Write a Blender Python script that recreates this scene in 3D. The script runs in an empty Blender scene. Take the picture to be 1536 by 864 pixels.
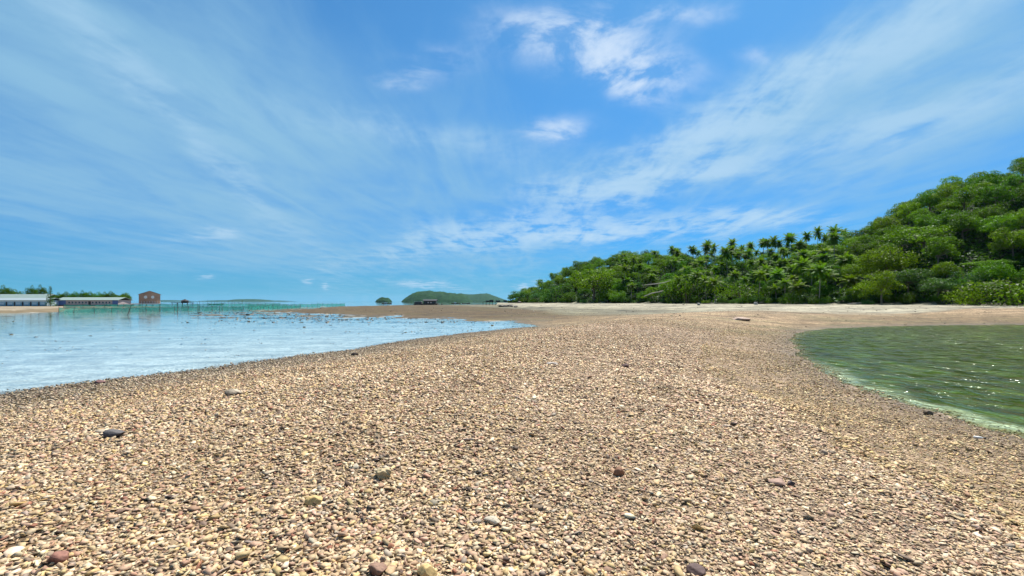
import bpy, math, random
import numpy as np
from mathutils import Vector

rng = np.random.default_rng(7)
random.seed(7)
SC = bpy.context.scene
COL = SC.collection
R = math.radians

# --- camera constants used for laying the place out in metres -------------------------------
F, CX, CY, CAMH = 700.0, 768.0, 452.0, 3.0      # focal length in photo pixels, horizon row, eye height above the sea


def gx(px, Y):
    return (px - CX) / F * Y


def onz(px, py, z=0.0):
    """Point of the horizontal level z seen at a photo pixel."""
    Y = (CAMH - z) * F / (py - CY)
    return (gx(px, Y), Y)


# ---------------------------------------------------------------- numpy noise
_perm = np.random.default_rng(3).permutation(512)


def _hash(ix, iy):
    return _perm[(_perm[ix & 511] + iy) & 511]


_ang = np.random.default_rng(4).uniform(0, 2 * np.pi, 512)
_gx, _gy = np.cos(_ang), np.sin(_ang)


def perlin(x, y):
    x = np.asarray(x, float); y = np.asarray(y, float)
    ix = np.floor(x).astype(np.int64); iy = np.floor(y).astype(np.int64)
    fx = x - ix; fy = y - iy
    u = fx * fx * fx * (fx * (fx * 6 - 15) + 10); v = fy * fy * fy * (fy * (fy * 6 - 15) + 10)

    def g(i, j, dx, dy):
        h = _hash(i, j)
        return _gx[h] * dx + _gy[h] * dy
    a = g(ix, iy, fx, fy); b = g(ix + 1, iy, fx - 1, fy)
    c = g(ix, iy + 1, fx, fy - 1); d = g(ix + 1, iy + 1, fx - 1, fy - 1)
    return (a * (1 - u) + b * u) * (1 - v) + (c * (1 - u) + d * u) * v


def fbm(x, y, octv=4, gain=0.5):
    s = 0; a = 1.0
    for k in range(octv):
        s = s + a * perlin(x * 2 ** k + 17.3 * k, y * 2 ** k - 9.1 * k)
        a *= gain
    return s


def sstep(a, b, x):
    t = np.clip((x - a) / (b - a), 0, 1)
    return t * t * (3 - 2 * t)


# ---------------------------------------------------------------- plan of the place
SEA = np.array([(-26, -60), (-19.5, -10), onz(-150, 612), onz(0, 590), onz(145, 572), onz(284, 557), onz(416, 538.5), onz(508, 527),
                onz(600, 513), onz(700, 500.5), onz(770, 493), onz(822, 489.3), onz(800, 486.5), onz(760, 482), onz(700, 479), onz(620, 476.5),
                onz(560, 473.5), onz(450, 470), onz(380, 467), onz(440, 463.5), onz(505, 459.7), onz(600, 457.8), onz(700, 457.2),
                onz(745, 456.7), (2, 420), (40, 520), (400, 560), (24000, 3000), (24000, 24000), (-24000, 24000), (-24000, -24000), (-60, -24000)], float)
BAR = np.array([onz(-500, 470), onz(0, 469.4), onz(60, 469), onz(88, 468), (-150, 158), (-186, 222), (-192, 262), (-300, 300), (-700, 300)], float)
POND = np.array([(8.5, -12), (10.3, 2), onz(1560, 668), onz(1536, 655), onz(1460, 634), onz(1370, 608), onz(1310, 590), onz(1255, 570),
                 onz(1215, 545), onz(1192, 522), onz(1187, 508), onz(1200, 498.5), onz(1240, 493), onz(1330, 489.5), onz(1430, 488), onz(1536, 487.5),
                 (86, 58), (112, 40), (116, 10), (90, -20), (40, -32)], float)
CREST = np.array([(0, -80), (-0.5, 0), (1.5, 14), (7, 32), (17, 52), (33, 72), (58, 98), (90, 120)], float)


def seg_d(P, a, b):
    ab = b - a; t = np.clip(((P - a) @ ab) / (ab @ ab), 0, 1)
    return np.hypot(*(P - (a + t[:, None] * ab)).T)


def path_d(P, pts):
    d = np.full(len(P), 1e9)
    for a, b in zip(pts[:-1], pts[1:]):
        d = np.minimum(d, seg_d(P, a, b))
    return d


def poly_sd(P, poly):
    """Signed distance, positive outside."""
    n = len(poly); d = np.full(len(P), 1e9); ins = np.zeros(len(P), bool)
    for i in range(n):
        a, b = poly[i], poly[(i + 1) % n]
        d = np.minimum(d, seg_d(P, a, b))
        c = (a[1] > P[:, 1]) != (b[1] > P[:, 1])
        with np.errstate(divide='ignore', invalid='ignore'):
            xi = (b[0] - a[0]) * (P[:, 1] - a[1]) / (b[1] - a[1]) + a[0]
        ins ^= c & (P[:, 0] < xi)
    return np.where(ins, -d, d)


# hill and forest, by bearing from the viewpoint
HP = np.array([745, 766, 790, 830, 880, 930, 1000, 1080, 1150, 1220, 1290, 1340, 1400, 1440, 1490, 1536, 1650, 1900, 2600, 4200, 9000], float)
HT = np.array([452, 447, 430, 412, 393, 383, 381, 381, 372, 366, 343, 314, 287, 273, 258, 245, 212, 196, 200, 230, 260], float)   # tree line, photo rows
HF = np.array([305, 298, 285, 268, 245, 226, 205, 182, 162, 147, 136, 129, 121, 116, 112, 109, 103, 92, 70, 42, 20], float)         # depth of the forest toe
HD = np.array([10, 14, 38, 58, 72, 78, 80, 80, 80, 80, 80, 80, 80, 80, 80, 80, 82, 80, 70, 55, 45], float)
HTREE = np.array([4, 5, 7, 7, 7, 7, 7, 7.5, 8, 8, 8, 8, 8, 8, 8, 8, 8, 8, 8, 8, 8], float)
HZ = np.maximum(CAMH + (CY - HT) / F * (HF + HD) - HTREE, 2.2)
TH = np.arctan2(HP - CX, F)


def hill_at(X, Y):
    """t (0 at the toe, 1 at the ridge) and height of the hill."""
    th = np.arctan2(X, Y); r = np.hypot(X, Y); c = np.maximum(np.cos(th), 0.02)
    rf = np.interp(th, TH, HF / np.cos(TH)); rr = np.interp(th, TH, (HF + HD) / np.cos(TH)); zr = np.interp(th, TH, HZ)
    t = (r - rf) / (rr - rf)
    up = np.where(t < 1, np.sin(np.clip(t, 0, 1) * np.pi / 2) ** 1.15, np.cos(np.clip((t - 1) / 1.6, 0, 1) * np.pi / 2) ** 0.8)
    ok = (th > TH[0]) & (th < R(100)) & (t > -3)
    z = np.where(ok & (t > 0), (zr - 2.0) * up, 0.0)
    return np.where(ok, t, -9.0), z


FRONT = np.stack([gx(HP, HF), HF], 1)


def ground(X, Y, want=False):
    shp = np.shape(X)
    X = np.ravel(np.asarray(X, float)); Y = np.ravel(np.asarray(Y, float)); P = np.stack([X, Y], 1)
    r = np.hypot(X, Y)
    wob = 0.35 * fbm(X / 2.2, Y / 2.2, 3) + np.clip(r / 60, 0, 1) * 2.0 * fbm(X / 14 + 5, Y / 14, 3) + sstep(45, 90, Y) * (X > -110) * 14 * fbm(X / 13 + 5, Y / 8, 4)
    dsea = poly_sd(P, SEA) + wob
    dbar = -poly_sd(P, BAR) + wob
    dp = poly_sd(P, POND) + 0.5 * fbm(X / 1.7 + 9, Y / 1.7, 3) + 0.15 * fbm(X / .5, Y / .5, 2)
    d1 = np.maximum(dsea, dbar)
    d = np.minimum(d1, dp)
    dc = path_d(P, CREST)
    df = path_d(P, FRONT)
    t, zh = hill_at(X, Y)
    amp = 0.16 + 1.2 * np.exp(-(dc / 15.0) ** 2)
    amp = np.where(dbar > 0, 0.65, amp)
    dd = np.maximum(d, 0)
    land = amp * (1 - np.exp(-(dd / 8.0) ** 1.5))
    bw = np.where(t > -9, 1, 0) * np.exp(-(np.maximum(np.where(t > 0, 0, df), 0) / 42.0) ** 2)
    bw = np.where(t >= 0, 1, bw)
    land = np.maximum(land, 2.05 * bw * (1 - np.exp(-dd / 9.0)) * np.where(dsea < 12, np.clip(dsea / 12, 0, 1), 1))
    flat = (1 - np.exp(-(dc / 22.0) ** 2)) * (1 - np.clip(bw * 2, 0, 1)) * (dbar < 0)
    land = land + flat * (d > 0) * 0.13 * fbm(X / 9 + 3, Y / 5.5, 4) * np.clip(dd / 3, 0, 1)
    land += 0.05 * fbm(X / 3.1 + 40, Y / 3.1, 3) * np.clip(dd / 4, 0, 1)
    # hidden beds
    depth = np.maximum(-d, 0)
    sea_far = sstep(30, 260, np.maximum(-d1, 0)) * (r > 60)
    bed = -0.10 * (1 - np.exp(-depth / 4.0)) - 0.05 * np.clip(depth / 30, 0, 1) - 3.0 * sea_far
    mfar = sstep(60, 85, Y)
    weedy = (fbm(X / 5.5 + 2, Y / 2.6 + 8, 4) * mfar + fbm(X / 1.5, Y / .62, 3) * (1 - mfar)) * .7 + .55 * fbm(X / 19 + 2, Y / 9 + 8, 2)
    mott = sstep(75, 110, Y) * (1 - sstep(170, 300, Y)) * sstep(-95, -45, X)
    mid = sstep(17, 25, Y) * (1 - sstep(60, 120, Y))
    rise = np.clip((weedy - 0.27 + 0.40 * mott - 0.12 * (1 - mid)) * 1.1, 0, 0.185) * sstep(3, 6, depth) * (d1 < 0) * sstep(55, 80, Y)
    bed = bed + rise * (1 - sea_far)
    is_pond = (dp < d1)
    bed = np.where(is_pond, -0.55 * (1 - np.exp(-depth / 5.0)) - 0.03 * fbm(X, Y, 2), bed)
    z = np.where(d > 0, land, bed) + zh
    if not want:
        return z.reshape(shp)
    return z, dict(d=d, d1=d1, dp=dp, dsea=dsea, dbar=dbar, dc=dc, df=df, t=t, bw=bw, rise=rise, pond=is_pond, flat=flat)


def gz(x, y):
    return float(ground(np.array([x]), np.array([y]))[0])


# ---------------------------------------------------------------- object helpers
def mesh_np(name, V, faces, mats, parent=None, smooth=False, mat_idx=None):
    """V (n,3); faces: (m,k) array or list of lists."""
    me = bpy.data.meshes.new(name)
    V = np.asarray(V, np.float32)
    if isinstance(faces, np.ndarray):
        m, k = faces.shape
        me.vertices.add(len(V)); me.vertices.foreach_set('co', V.ravel())
        me.loops.add(m * k); me.loops.foreach_set('vertex_index', faces.astype(np.int32).ravel())
        me.polygons.add(m); me.polygons.foreach_set('loop_start', np.arange(0, m * k, k, dtype=np.int32))
        if mat_idx is not None:
            me.polygons.foreach_set('material_index', np.asarray(mat_idx, np.int32))
        me.update(calc_edges=True)
    else:
        me.from_pydata([tuple(map(float, v)) for v in V], [], [list(f) for f in faces])
        if mat_idx is not None:
            me.polygons.foreach_set('material_index', np.asarray(mat_idx, np.int32))
        me.update()
    if smooth:
        me.polygons.foreach_set('use_smooth', np.ones(len(me.polygons), bool))
    for m_ in (mats if isinstance(mats, (list, tuple)) else [mats]):
        me.materials.append(m_)
    o = bpy.data.objects.new(name, me)
    COL.objects.link(o)
    if parent:
        o.parent = parent
    return o


def tag(o, label=None, cat=None, group=None, kind=None):
    if label: o['label'] = label
    if cat: o['category'] = cat
    if group: o['group'] = group
    if kind: o['kind'] = kind
    return o


def empty(name, loc, label=None, cat=None, group=None, rz=0.0):
    o = bpy.data.objects.new(name, None); COL.objects.link(o)
    o.empty_display_size = 0.3
    o.location = loc; o.rotation_euler = (0, 0, rz)
    return tag(o, label, cat, group)


def kids(o):
    return [c for c in bpy.data.objects if c.parent == o]


class MB:
    """Collects solids for one mesh."""
    def __init__(s):
        s.v = []; s.f = []; s.mi = []

    def add(s, V, Fc, mi=0):
        b = len(s.v)
        s.v.extend([tuple(p) for p in V]); s.f.extend([[b + i for i in f] for f in Fc]); s.mi.extend([mi] * len(Fc))

    def box(s, x0, x1, y0, y1, z0, z1, mi=0):
        V = [(x0, y0, z0), (x1, y0, z0), (x1, y1, z0), (x0, y1, z0), (x0, y0, z1), (x1, y0, z1), (x1, y1, z1), (x0, y1, z1)]
        s.add(V, [(0, 3, 2, 1), (4, 5, 6, 7), (0, 1, 5, 4), (1, 2, 6, 5), (2, 3, 7, 6), (3, 0, 4, 7)], mi)

    def tube(s, pts, rad, n=8, mi=0):
        pts = [Vector(p) for p in pts]
        rad = rad if hasattr(rad, '__len__') else [rad] * len(pts)
        b = len(s.v); rings = len(pts)
        for i, p in enumerate(pts):
            d = (pts[min(i + 1, rings - 1)] - pts[max(i - 1, 0)]).normalized()
            a = d.cross(Vector((0.31, 0.95, 0.05))).normalized()
            if a.length < .5: a = Vector((1, 0, 0))
            c = d.cross(a)
            for k in range(n):
                q = p + (a * math.cos(k * 2 * math.pi / n) + c * math.sin(k * 2 * math.pi / n)) * rad[i]
                s.v.append(tuple(q))
        for i in range(rings - 1):
            for k in range(n):
                k2 = (k + 1) % n
                s.f.append([b + i * n + k, b + i * n + k2, b + (i + 1) * n + k2, b + (i + 1) * n + k]); s.mi.append(mi)
        s.f.append([b + k for k in range(n)][::-1]); s.mi.append(mi)
        s.f.append([b + (rings - 1) * n + k for k in range(n)]); s.mi.append(mi)

    def build(s, name, mats, parent=None, smooth=False):
        return mesh_np(name, np.array(s.v), s.f, mats, parent, smooth, s.mi)


# ---------------------------------------------------------------- node helpers
class NT:
    def __init__(s, tree):
        s.t = tree

    def n(s, typ, _props=None, **ins):
        nd = s.t.nodes.new(typ)
        for k, v in (_props or {}).items():
            setattr(nd, k, v)
        for k, v in ins.items():
            key = int(k[1:]) if k[0] == 'i' and k[1:].isdigit() else k.replace('_', ' ')
            s.set(nd.inputs[key], v)
        return nd

    def set(s, sock, v):
        if hasattr(v, 'is_output') or isinstance(v, bpy.types.NodeSocket):
            s.t.links.new(v, sock)
        else:
            sock.default_value = v

    def m(s, op, a, b=0.0, c=None, clamp=False):
        nd = s.t.nodes.new('ShaderNodeMath'); nd.operation = op; nd.use_clamp = clamp
        s.set(nd.inputs[0], a); s.set(nd.inputs[1], b)
        if c is not None: s.set(nd.inputs[2], c)
        return nd.outputs[0]

    def vm(s, op, a, b=None):
        nd = s.t.nodes.new('ShaderNodeVectorMath'); nd.operation = op
        s.set(nd.inputs[0], a)
        if b is not None: s.set(nd.inputs[1], b)
        return nd.outputs['Value'] if op in ('DOT_PRODUCT', 'LENGTH') else nd.outputs[0]

    def mix(s, fac, a, b, blend='MIX'):
        nd = s.t.nodes.new('ShaderNodeMix'); nd.data_type = 'RGBA'; nd.blend_type = blend
        s.set(nd.inputs[0], fac); s.set(nd.inputs[6], a); s.set(nd.inputs[7], b)
        return nd.outputs[2]

    def ramp(s, fac, stops, interp='LINEAR'):
        nd = s.t.nodes.new('ShaderNodeValToRGB'); cr = nd.color_ramp; cr.interpolation = interp
        while len(cr.elements) < len(stops): cr.elements.new(0.5)
        for e, (p, c) in zip(cr.elements, stops):
            e.position = p; e.color = (*c, 1) if len(c) == 3 else c
        s.set(nd.inputs[0], fac)
        return nd.outputs[0]

    def mr(s, v, a, b, c=0.0, d=1.0, typ='SMOOTHSTEP'):
        nd = s.t.nodes.new('ShaderNodeMapRange'); nd.interpolation_type = typ
        s.set(nd.inputs[0], v)
        for i, x in zip((1, 2, 3, 4), (a, b, c, d)): s.set(nd.inputs[i], x)
        return nd.outputs[0]

    def noise(s, vec, scale, detail=3.0, rough=0.5, dist=0.0):
        nd = s.n('ShaderNodeTexNoise', Scale=scale, Detail=detail, Roughness=rough, Distortion=dist)
        s.set(nd.inputs['Vector'], vec)
        return nd.outputs[0]


def new_mat(name):
    m = bpy.data.materials.new(name); m.use_nodes = True
    t = m.node_tree; t.nodes.clear()
    nt = NT(t); out = t.nodes.new('ShaderNodeOutputMaterial')
    return m, nt, out


def c4(c):
    return (*c, 1.0)


def simple(name, col, rough=0.8, var=0.25, scale=3.0, metal=0.0, spec=0.3):
    m, nt, out = new_mat(name)
    tc = nt.n('ShaderNodeTexCoord')
    f = nt.noise(tc.outputs['Object'], scale, 5, 0.6)
    colr = nt.mix(f, c4([c * (1 - var) for c in col]), c4([min(1, c * (1 + var)) for c in col]))
    b = nt.n('ShaderNodeBsdfPrincipled', Base_Color=colr, Roughness=rough, Metallic=metal)
    b.inputs['Specular IOR Level'].default_value = spec
    nt.t.links.new(b.outputs[0], out.inputs[0])
    return m


# ---------------------------------------------------------------- materials
def mat_ground():
    m, nt, out = new_mat('ground_gravel')
    geo = nt.n('ShaderNodeNewGeometry'); pos = geo.outputs['Position']
    colr = nt.n('ShaderNodeAttribute', {'attribute_name': 'tint'}).outputs['Color']
    gr = nt.n('ShaderNodeAttribute', {'attribute_name': 'gravel'}).outputs['Fac']
    wet = nt.n('ShaderNodeAttribute', {'attribute_name': 'wet'}).outputs['Fac']
    v1 = nt.n('ShaderNodeTexVoronoi', Scale=17.0); nt.set(v1.inputs['Vector'], pos)
    v2 = nt.n('ShaderNodeTexVoronoi', Scale=5.0); nt.set(v2.inputs['Vector'], pos)
    rnd = nt.n('ShaderNodeSeparateColor', Color=v1.outputs['Color']).outputs[0]
    rnd2 = nt.n('ShaderNodeSeparateColor', Color=v2.outputs['Color']).outputs[1]
    peb = nt.ramp(rnd, [(0, (.28, .22, .18)), (.25, (.75, .68, .6)), (.55, (1.0, 0.95, .88)), (.8, (1.25, 1.15, 1.0)), (1, (1.7, 1.65, 1.5))])
    peb2 = nt.ramp(rnd2, [(0, (.55, .5, .46)), (.5, (1, 1, 1)), (1, (1.3, 1.27, 1.22))])
    n1 = nt.noise(pos, 0.7, 5, 0.6)
    dirt = nt.ramp(n1, [(0.3, (.72, .68, .62)), (.5, (1, 1, 1)), (.7, (1.2, 1.2, 1.2))])
    mp = nt.n('ShaderNodeMapping', Vector=pos); mp.inputs['Scale'].default_value = (.35, 1.0, 1)
    fr = nt.noise(mp.outputs[0], .55, 10, .78)
    spk = nt.ramp(fr, [(.34, (.42, .40, .36)), (.5, (1, 1, 1)), (.66, (1.5, 1.48, 1.45))])
    g = nt.mix(gr, (1, 1, 1, 1), peb)
    g = nt.mix(.85, g, nt.mix(1.0, g, spk, 'MULTIPLY'))
    g = nt.mix(nt.m('MULTIPLY', gr, 0.8), g, nt.mix(1.0, g, peb2, 'MULTIPLY'))
    base = nt.mix(1.0, colr, g, 'MULTIPLY')
    base = nt.mix(1.0, base, dirt, 'MULTIPLY')
    base = nt.mix(nt.m('MULTIPLY', wet, 0.6), base, (.05, .038, .02, 1))
    hgt = nt.m('MULTIPLY', nt.m('SUBTRACT', 0.6, v1.outputs['Distance']), gr)
    hgt2 = nt.m('ADD', hgt, nt.m('MULTIPLY', nt.noise(pos, 9, 4, .6), 0.5))
    bmp = nt.n('ShaderNodeBump', Strength=0.8, Distance=0.03, Height=hgt2)
    rough = nt.m('SUBTRACT', 0.95, nt.m('MULTIPLY', wet, 0.2))
    b = nt.n('ShaderNodeBsdfPrincipled', Base_Color=base, Roughness=rough, Normal=bmp.outputs[0])
    b.inputs['Specular IOR Level'].default_value = 0.3
    nt.t.links.new(b.outputs[0], out.inputs[0])
    return m


def mat_pebble():
    m, nt, out = new_mat('pebble_stone')
    geo = nt.n('ShaderNodeNewGeometry'); pos = geo.outputs['Position']
    colr = nt.n('ShaderNodeAttribute', {'attribute_name': 'tint'}).outputs['Color']
    n = nt.noise(pos, 55, 4, .6)
    f = nt.ramp(n, [(.3, (.7, .68, .66)), (.5, (1, 1, 1)), (.72, (1.22, 1.2, 1.15))])
    base = nt.mix(1.0, colr, f, 'MULTIPLY')
    bmp = nt.n('ShaderNodeBump', Strength=0.35, Distance=0.004, Height=n)
    b = nt.n('ShaderNodeBsdfPrincipled', Base_Color=base, Roughness=0.75, Normal=bmp.outputs[0])
    b.inputs['Specular IOR Level'].default_value = 0.35
    nt.t.links.new(b.outputs[0], out.inputs[0])
    return m


def mat_water(name, tint, scale, bump, stretch, rough=0.02, dist=0.06, crest=False):
    m, nt, out = new_mat(name)
    geo = nt.n('ShaderNodeNewGeometry'); pos = geo.outputs['Position']
    mp = nt.n('ShaderNodeMapping', Vector=pos); mp.inputs['Scale'].default_value = stretch
    n = nt.noise(mp.outputs[0], scale, 3, .55, 0.6)
    n2 = nt.noise(mp.outputs[0], scale * 0.23, 2, .5, 0.3)
    h = nt.m('ADD', n, nt.m('MULTIPLY', n2, 1.6))
    if crest:
        h = nt.m('ADD', nt.m('MULTIPLY', n2, 1.0), nt.m('MULTIPLY', nt.m('POWER', nt.m('MULTIPLY', n, 1.56), 6.0), 1.1))
    big = nt.mr(nt.noise(pos, 0.05, 3, .5), 0.35, 0.65, 0.45, 1.0)
    bmp = nt.n('ShaderNodeBump', Strength=nt.m('MULTIPLY', big, bump), Distance=dist, Height=h)
    fr = nt.n('ShaderNodeFresnel', IOR=1.34, Normal=bmp.outputs[0])
    gl = nt.n('ShaderNodeBsdfGlossy', Color=(.70, .80, .66, 1) if crest else (1, 1, 1, 1), Roughness=rough, Normal=bmp.outputs[0])
    tr = nt.n('ShaderNodeBsdfTransparent', Color=c4(tint))
    mx = nt.n('ShaderNodeMixShader'); nt.set(mx.inputs[0], fr.outputs[0])
    nt.t.links.new(tr.outputs[0], mx.inputs[1]); nt.t.links.new(gl.outputs[0], mx.inputs[2])
    nt.t.links.new(mx.outputs[0], out.inputs[0])
    return m


def mat_leaf(name, c_dark, c_light, trans=0.35, rough=0.5, hue_var=0.03):
    m, nt, out = new_mat(name)
    geo = nt.n('ShaderNodeNewGeometry'); oi = nt.n('ShaderNodeObjectInfo')
    rnd = nt.n('ShaderNodeAttribute', {'attribute_name': 'rnd'}).outputs['Fac']
    colr = nt.mix(rnd, c4(c_dark), c4(c_light))
    hsv = nt.n('ShaderNodeHueSaturation', Color=colr)
    nt.set(hsv.inputs['Hue'], nt.mr(oi.outputs['Random'], 0, 1, 0.5 - hue_var, 0.5 + hue_var, 'LINEAR'))
    nt.set(hsv.inputs['Value'], nt.mr(nt.m('FRACT', nt.m('MULTIPLY', oi.outputs['Random'], 7.31)), 0, 1, 0.5, 1.05, 'LINEAR'))
    hsv.inputs['Saturation'].default_value = 1.12
    b = nt.n('ShaderNodeBsdfPrincipled', Base_Color=hsv.outputs[0], Roughness=rough)
    b.inputs['Specular IOR Level'].default_value = 0.12
    tl = nt.n('ShaderNodeBsdfTranslucent', Color=nt.mix(0.5, hsv.outputs[0], (.14, .28, .01, 1)))
    mx = nt.n('ShaderNodeMixShader'); mx.inputs[0].default_value = trans
    nt.t.links.new(b.outputs[0], mx.inputs[1]); nt.t.links.new(tl.outputs[0], mx.inputs[2])
    nt.t.links.new(mx.outputs[0], out.inputs[0])
    return m


def mat_net():
    m, nt, out = new_mat('green_netting')
    tc = nt.n('ShaderNodeTexCoord')
    n = nt.noise(tc.outputs['Object'], 0.6, 4, .6)
    colr = nt.mix(n, (.035, .27, .20, 1), (.09, .44, .34, 1))
    df = nt.n('ShaderNodeBsdfDiffuse', Color=colr)
    tl = nt.n('ShaderNodeBsdfTranslucent', Color=colr)
    a = nt.n('ShaderNodeMixShader'); a.inputs[0].default_value = .45
    nt.t.links.new(df.outputs[0], a.inputs[1]); nt.t.links.new(tl.outputs[0], a.inputs[2])
    tr = nt.n('ShaderNodeBsdfTransparent')
    mx = nt.n('ShaderNodeMixShader'); nt.set(mx.inputs[0], nt.mr(n, .3, .7, .5, .85))
    nt.t.links.new(tr.outputs[0], mx.inputs[1]); nt.t.links.new(a.outputs[0], mx.inputs[2])
    nt.t.links.new(mx.outputs[0], out.inputs[0])
    return m


M = {}
M['ground'] = mat_ground()
M['pebble'] = mat_pebble()
M['sea'] = mat_water('sea_water', (.88, .96, .97), 1.6, 0.20, (1, 1.6, 1), 0.03)
M['pond'] = mat_water('pond_water', (.80, .89, .70), 1.35, 1.0, (1.15, 0.9, 1), 0.10, 0.085, True)
M['leaf_lime'] = mat_leaf('lime_leaves', (.058, .14, .003), (.19, .34, .008), .45)
M['leaf_mid'] = mat_leaf('green_leaves', (.028, .10, .006), (.09, .235, .012), .45)
M['leaf_dark'] = mat_leaf('dark_leaves', (.020, .062, .006), (.065, .16, .012), .45)
M['leaf_teal'] = mat_leaf('blue_green_leaves', (.025, .09, .025), (.075, .21, .06), .38)
M['frond'] = mat_leaf('palm_fronds', (.06, .13, .012), (.18, .29, .035), 0.42, 0.55)
M['under'] = mat_leaf('undergrowth_leaves', (.015, .05, .008), (.05, .12, .015))
M['bark'] = simple('bark', (.16, .12, .085), .9, .4, 2.0)
M['palmbark'] = simple('palm_bark', (.26, .22, .17), .9, .35, 3.0)
M['paledrift'] = simple('bleached_wood', (.45, .40, .32), .85, .3, 2.0)
M['darkwood'] = simple('weathered_dark_wood', (.035, .03, .028), .8, .4, 2.0)
M['post'] = simple('stake_wood', (.09, .075, .06), .85, .4, 4.0)
M['net'] = mat_net()
M['bluewall'] = simple('blue_painted_wall', (.10, .17, .38), .7, .15, .5)
M['whitewall'] = simple('pale_painted_wall', (.50, .62, .68), .7, .12, .5)
M['pinkwall'] = simple('faded_pink_wall', (.48, .38, .36), .75, .15, .5)
M['greyroof'] = simple('grey_green_roof', (.21, .27, .24), .7, .25, .8)
M['paleroof'] = simple('pale_metal_roof', (.24, .29, .30), .7, .25, .8)
M['glass'] = simple('dark_window_glass', (.03, .05, .07), .15, .2, 1.0, 0, .5)
M['white'] = simple('white_paint', (.78, .78, .75), .6, .08, 1.0)
M['darkbase'] = simple('dark_footing', (.05, .05, .055), .85, .3, 1.0)
M['tealwall'] = simple('light_blue_panel', (.12, .36, .46), .6, .2, .8)
M['plastic'] = simple('white_plastic', (.80, .76, .68), .45, .06, 8.0)
M['capdark'] = simple('black_plastic_cap', (.02, .02, .022), .5, .1, 8.0)


def mat_brick():
    m, nt, out = new_mat('red_brick_wall')
    tc = nt.n('ShaderNodeTexCoord')
    mp = nt.n('ShaderNodeMapping', Vector=tc.outputs['Object']); mp.inputs['Rotation'].default_value = (R(90), 0, 0)
    br = nt.n('ShaderNodeTexBrick', Vector=mp.outputs[0], Color1=(.55, .31, .20, 1), Color2=(.44, .23, .15, 1), Mortar=(.42, .34, .26, 1), Scale=1.6)
    n = nt.noise(tc.outputs['Object'], .5, 4, .6)
    colr = nt.mix(1.0, br.outputs[0], nt.ramp(n, [(.3, (.7, .7, .7)), (.7, (1.2, 1.2, 1.2))]), 'MULTIPLY')
    b = nt.n('ShaderNodeBsdfPrincipled', Base_Color=colr, Roughness=.85)
    nt.t.links.new(b.outputs[0], out.inputs[0])
    return m


M['brick'] = mat_brick()
M['brickroof'] = simple('brown_tile_roof', (.30, .17, .12), .8, .25, 1.0)


def mat_island(name, c0, c1, scale):
    m, nt, out = new_mat(name)
    geo = nt.n('ShaderNodeNewGeometry')
    n = nt.noise(geo.outputs['Position'], scale, 6, .65)
    colr = nt.ramp(n, [(.32, c0), (.5, tuple((a + b) / 2 for a, b in zip(c0, c1))), (.68, c1)])
    bmp = nt.n('ShaderNodeBump', Strength=1.0, Distance=6.0, Height=n)
    b = nt.n('ShaderNodeBsdfPrincipled', Base_Color=colr, Roughness=.9, Normal=bmp.outputs[0])
    b.inputs['Specular IOR Level'].default_value = .1
    nt.t.links.new(b.outputs[0], out.inputs[0])
    return m


M['island'] = mat_island('island_forest', (.003, .026, .009), (.018, .060, .014), .03)

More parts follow.
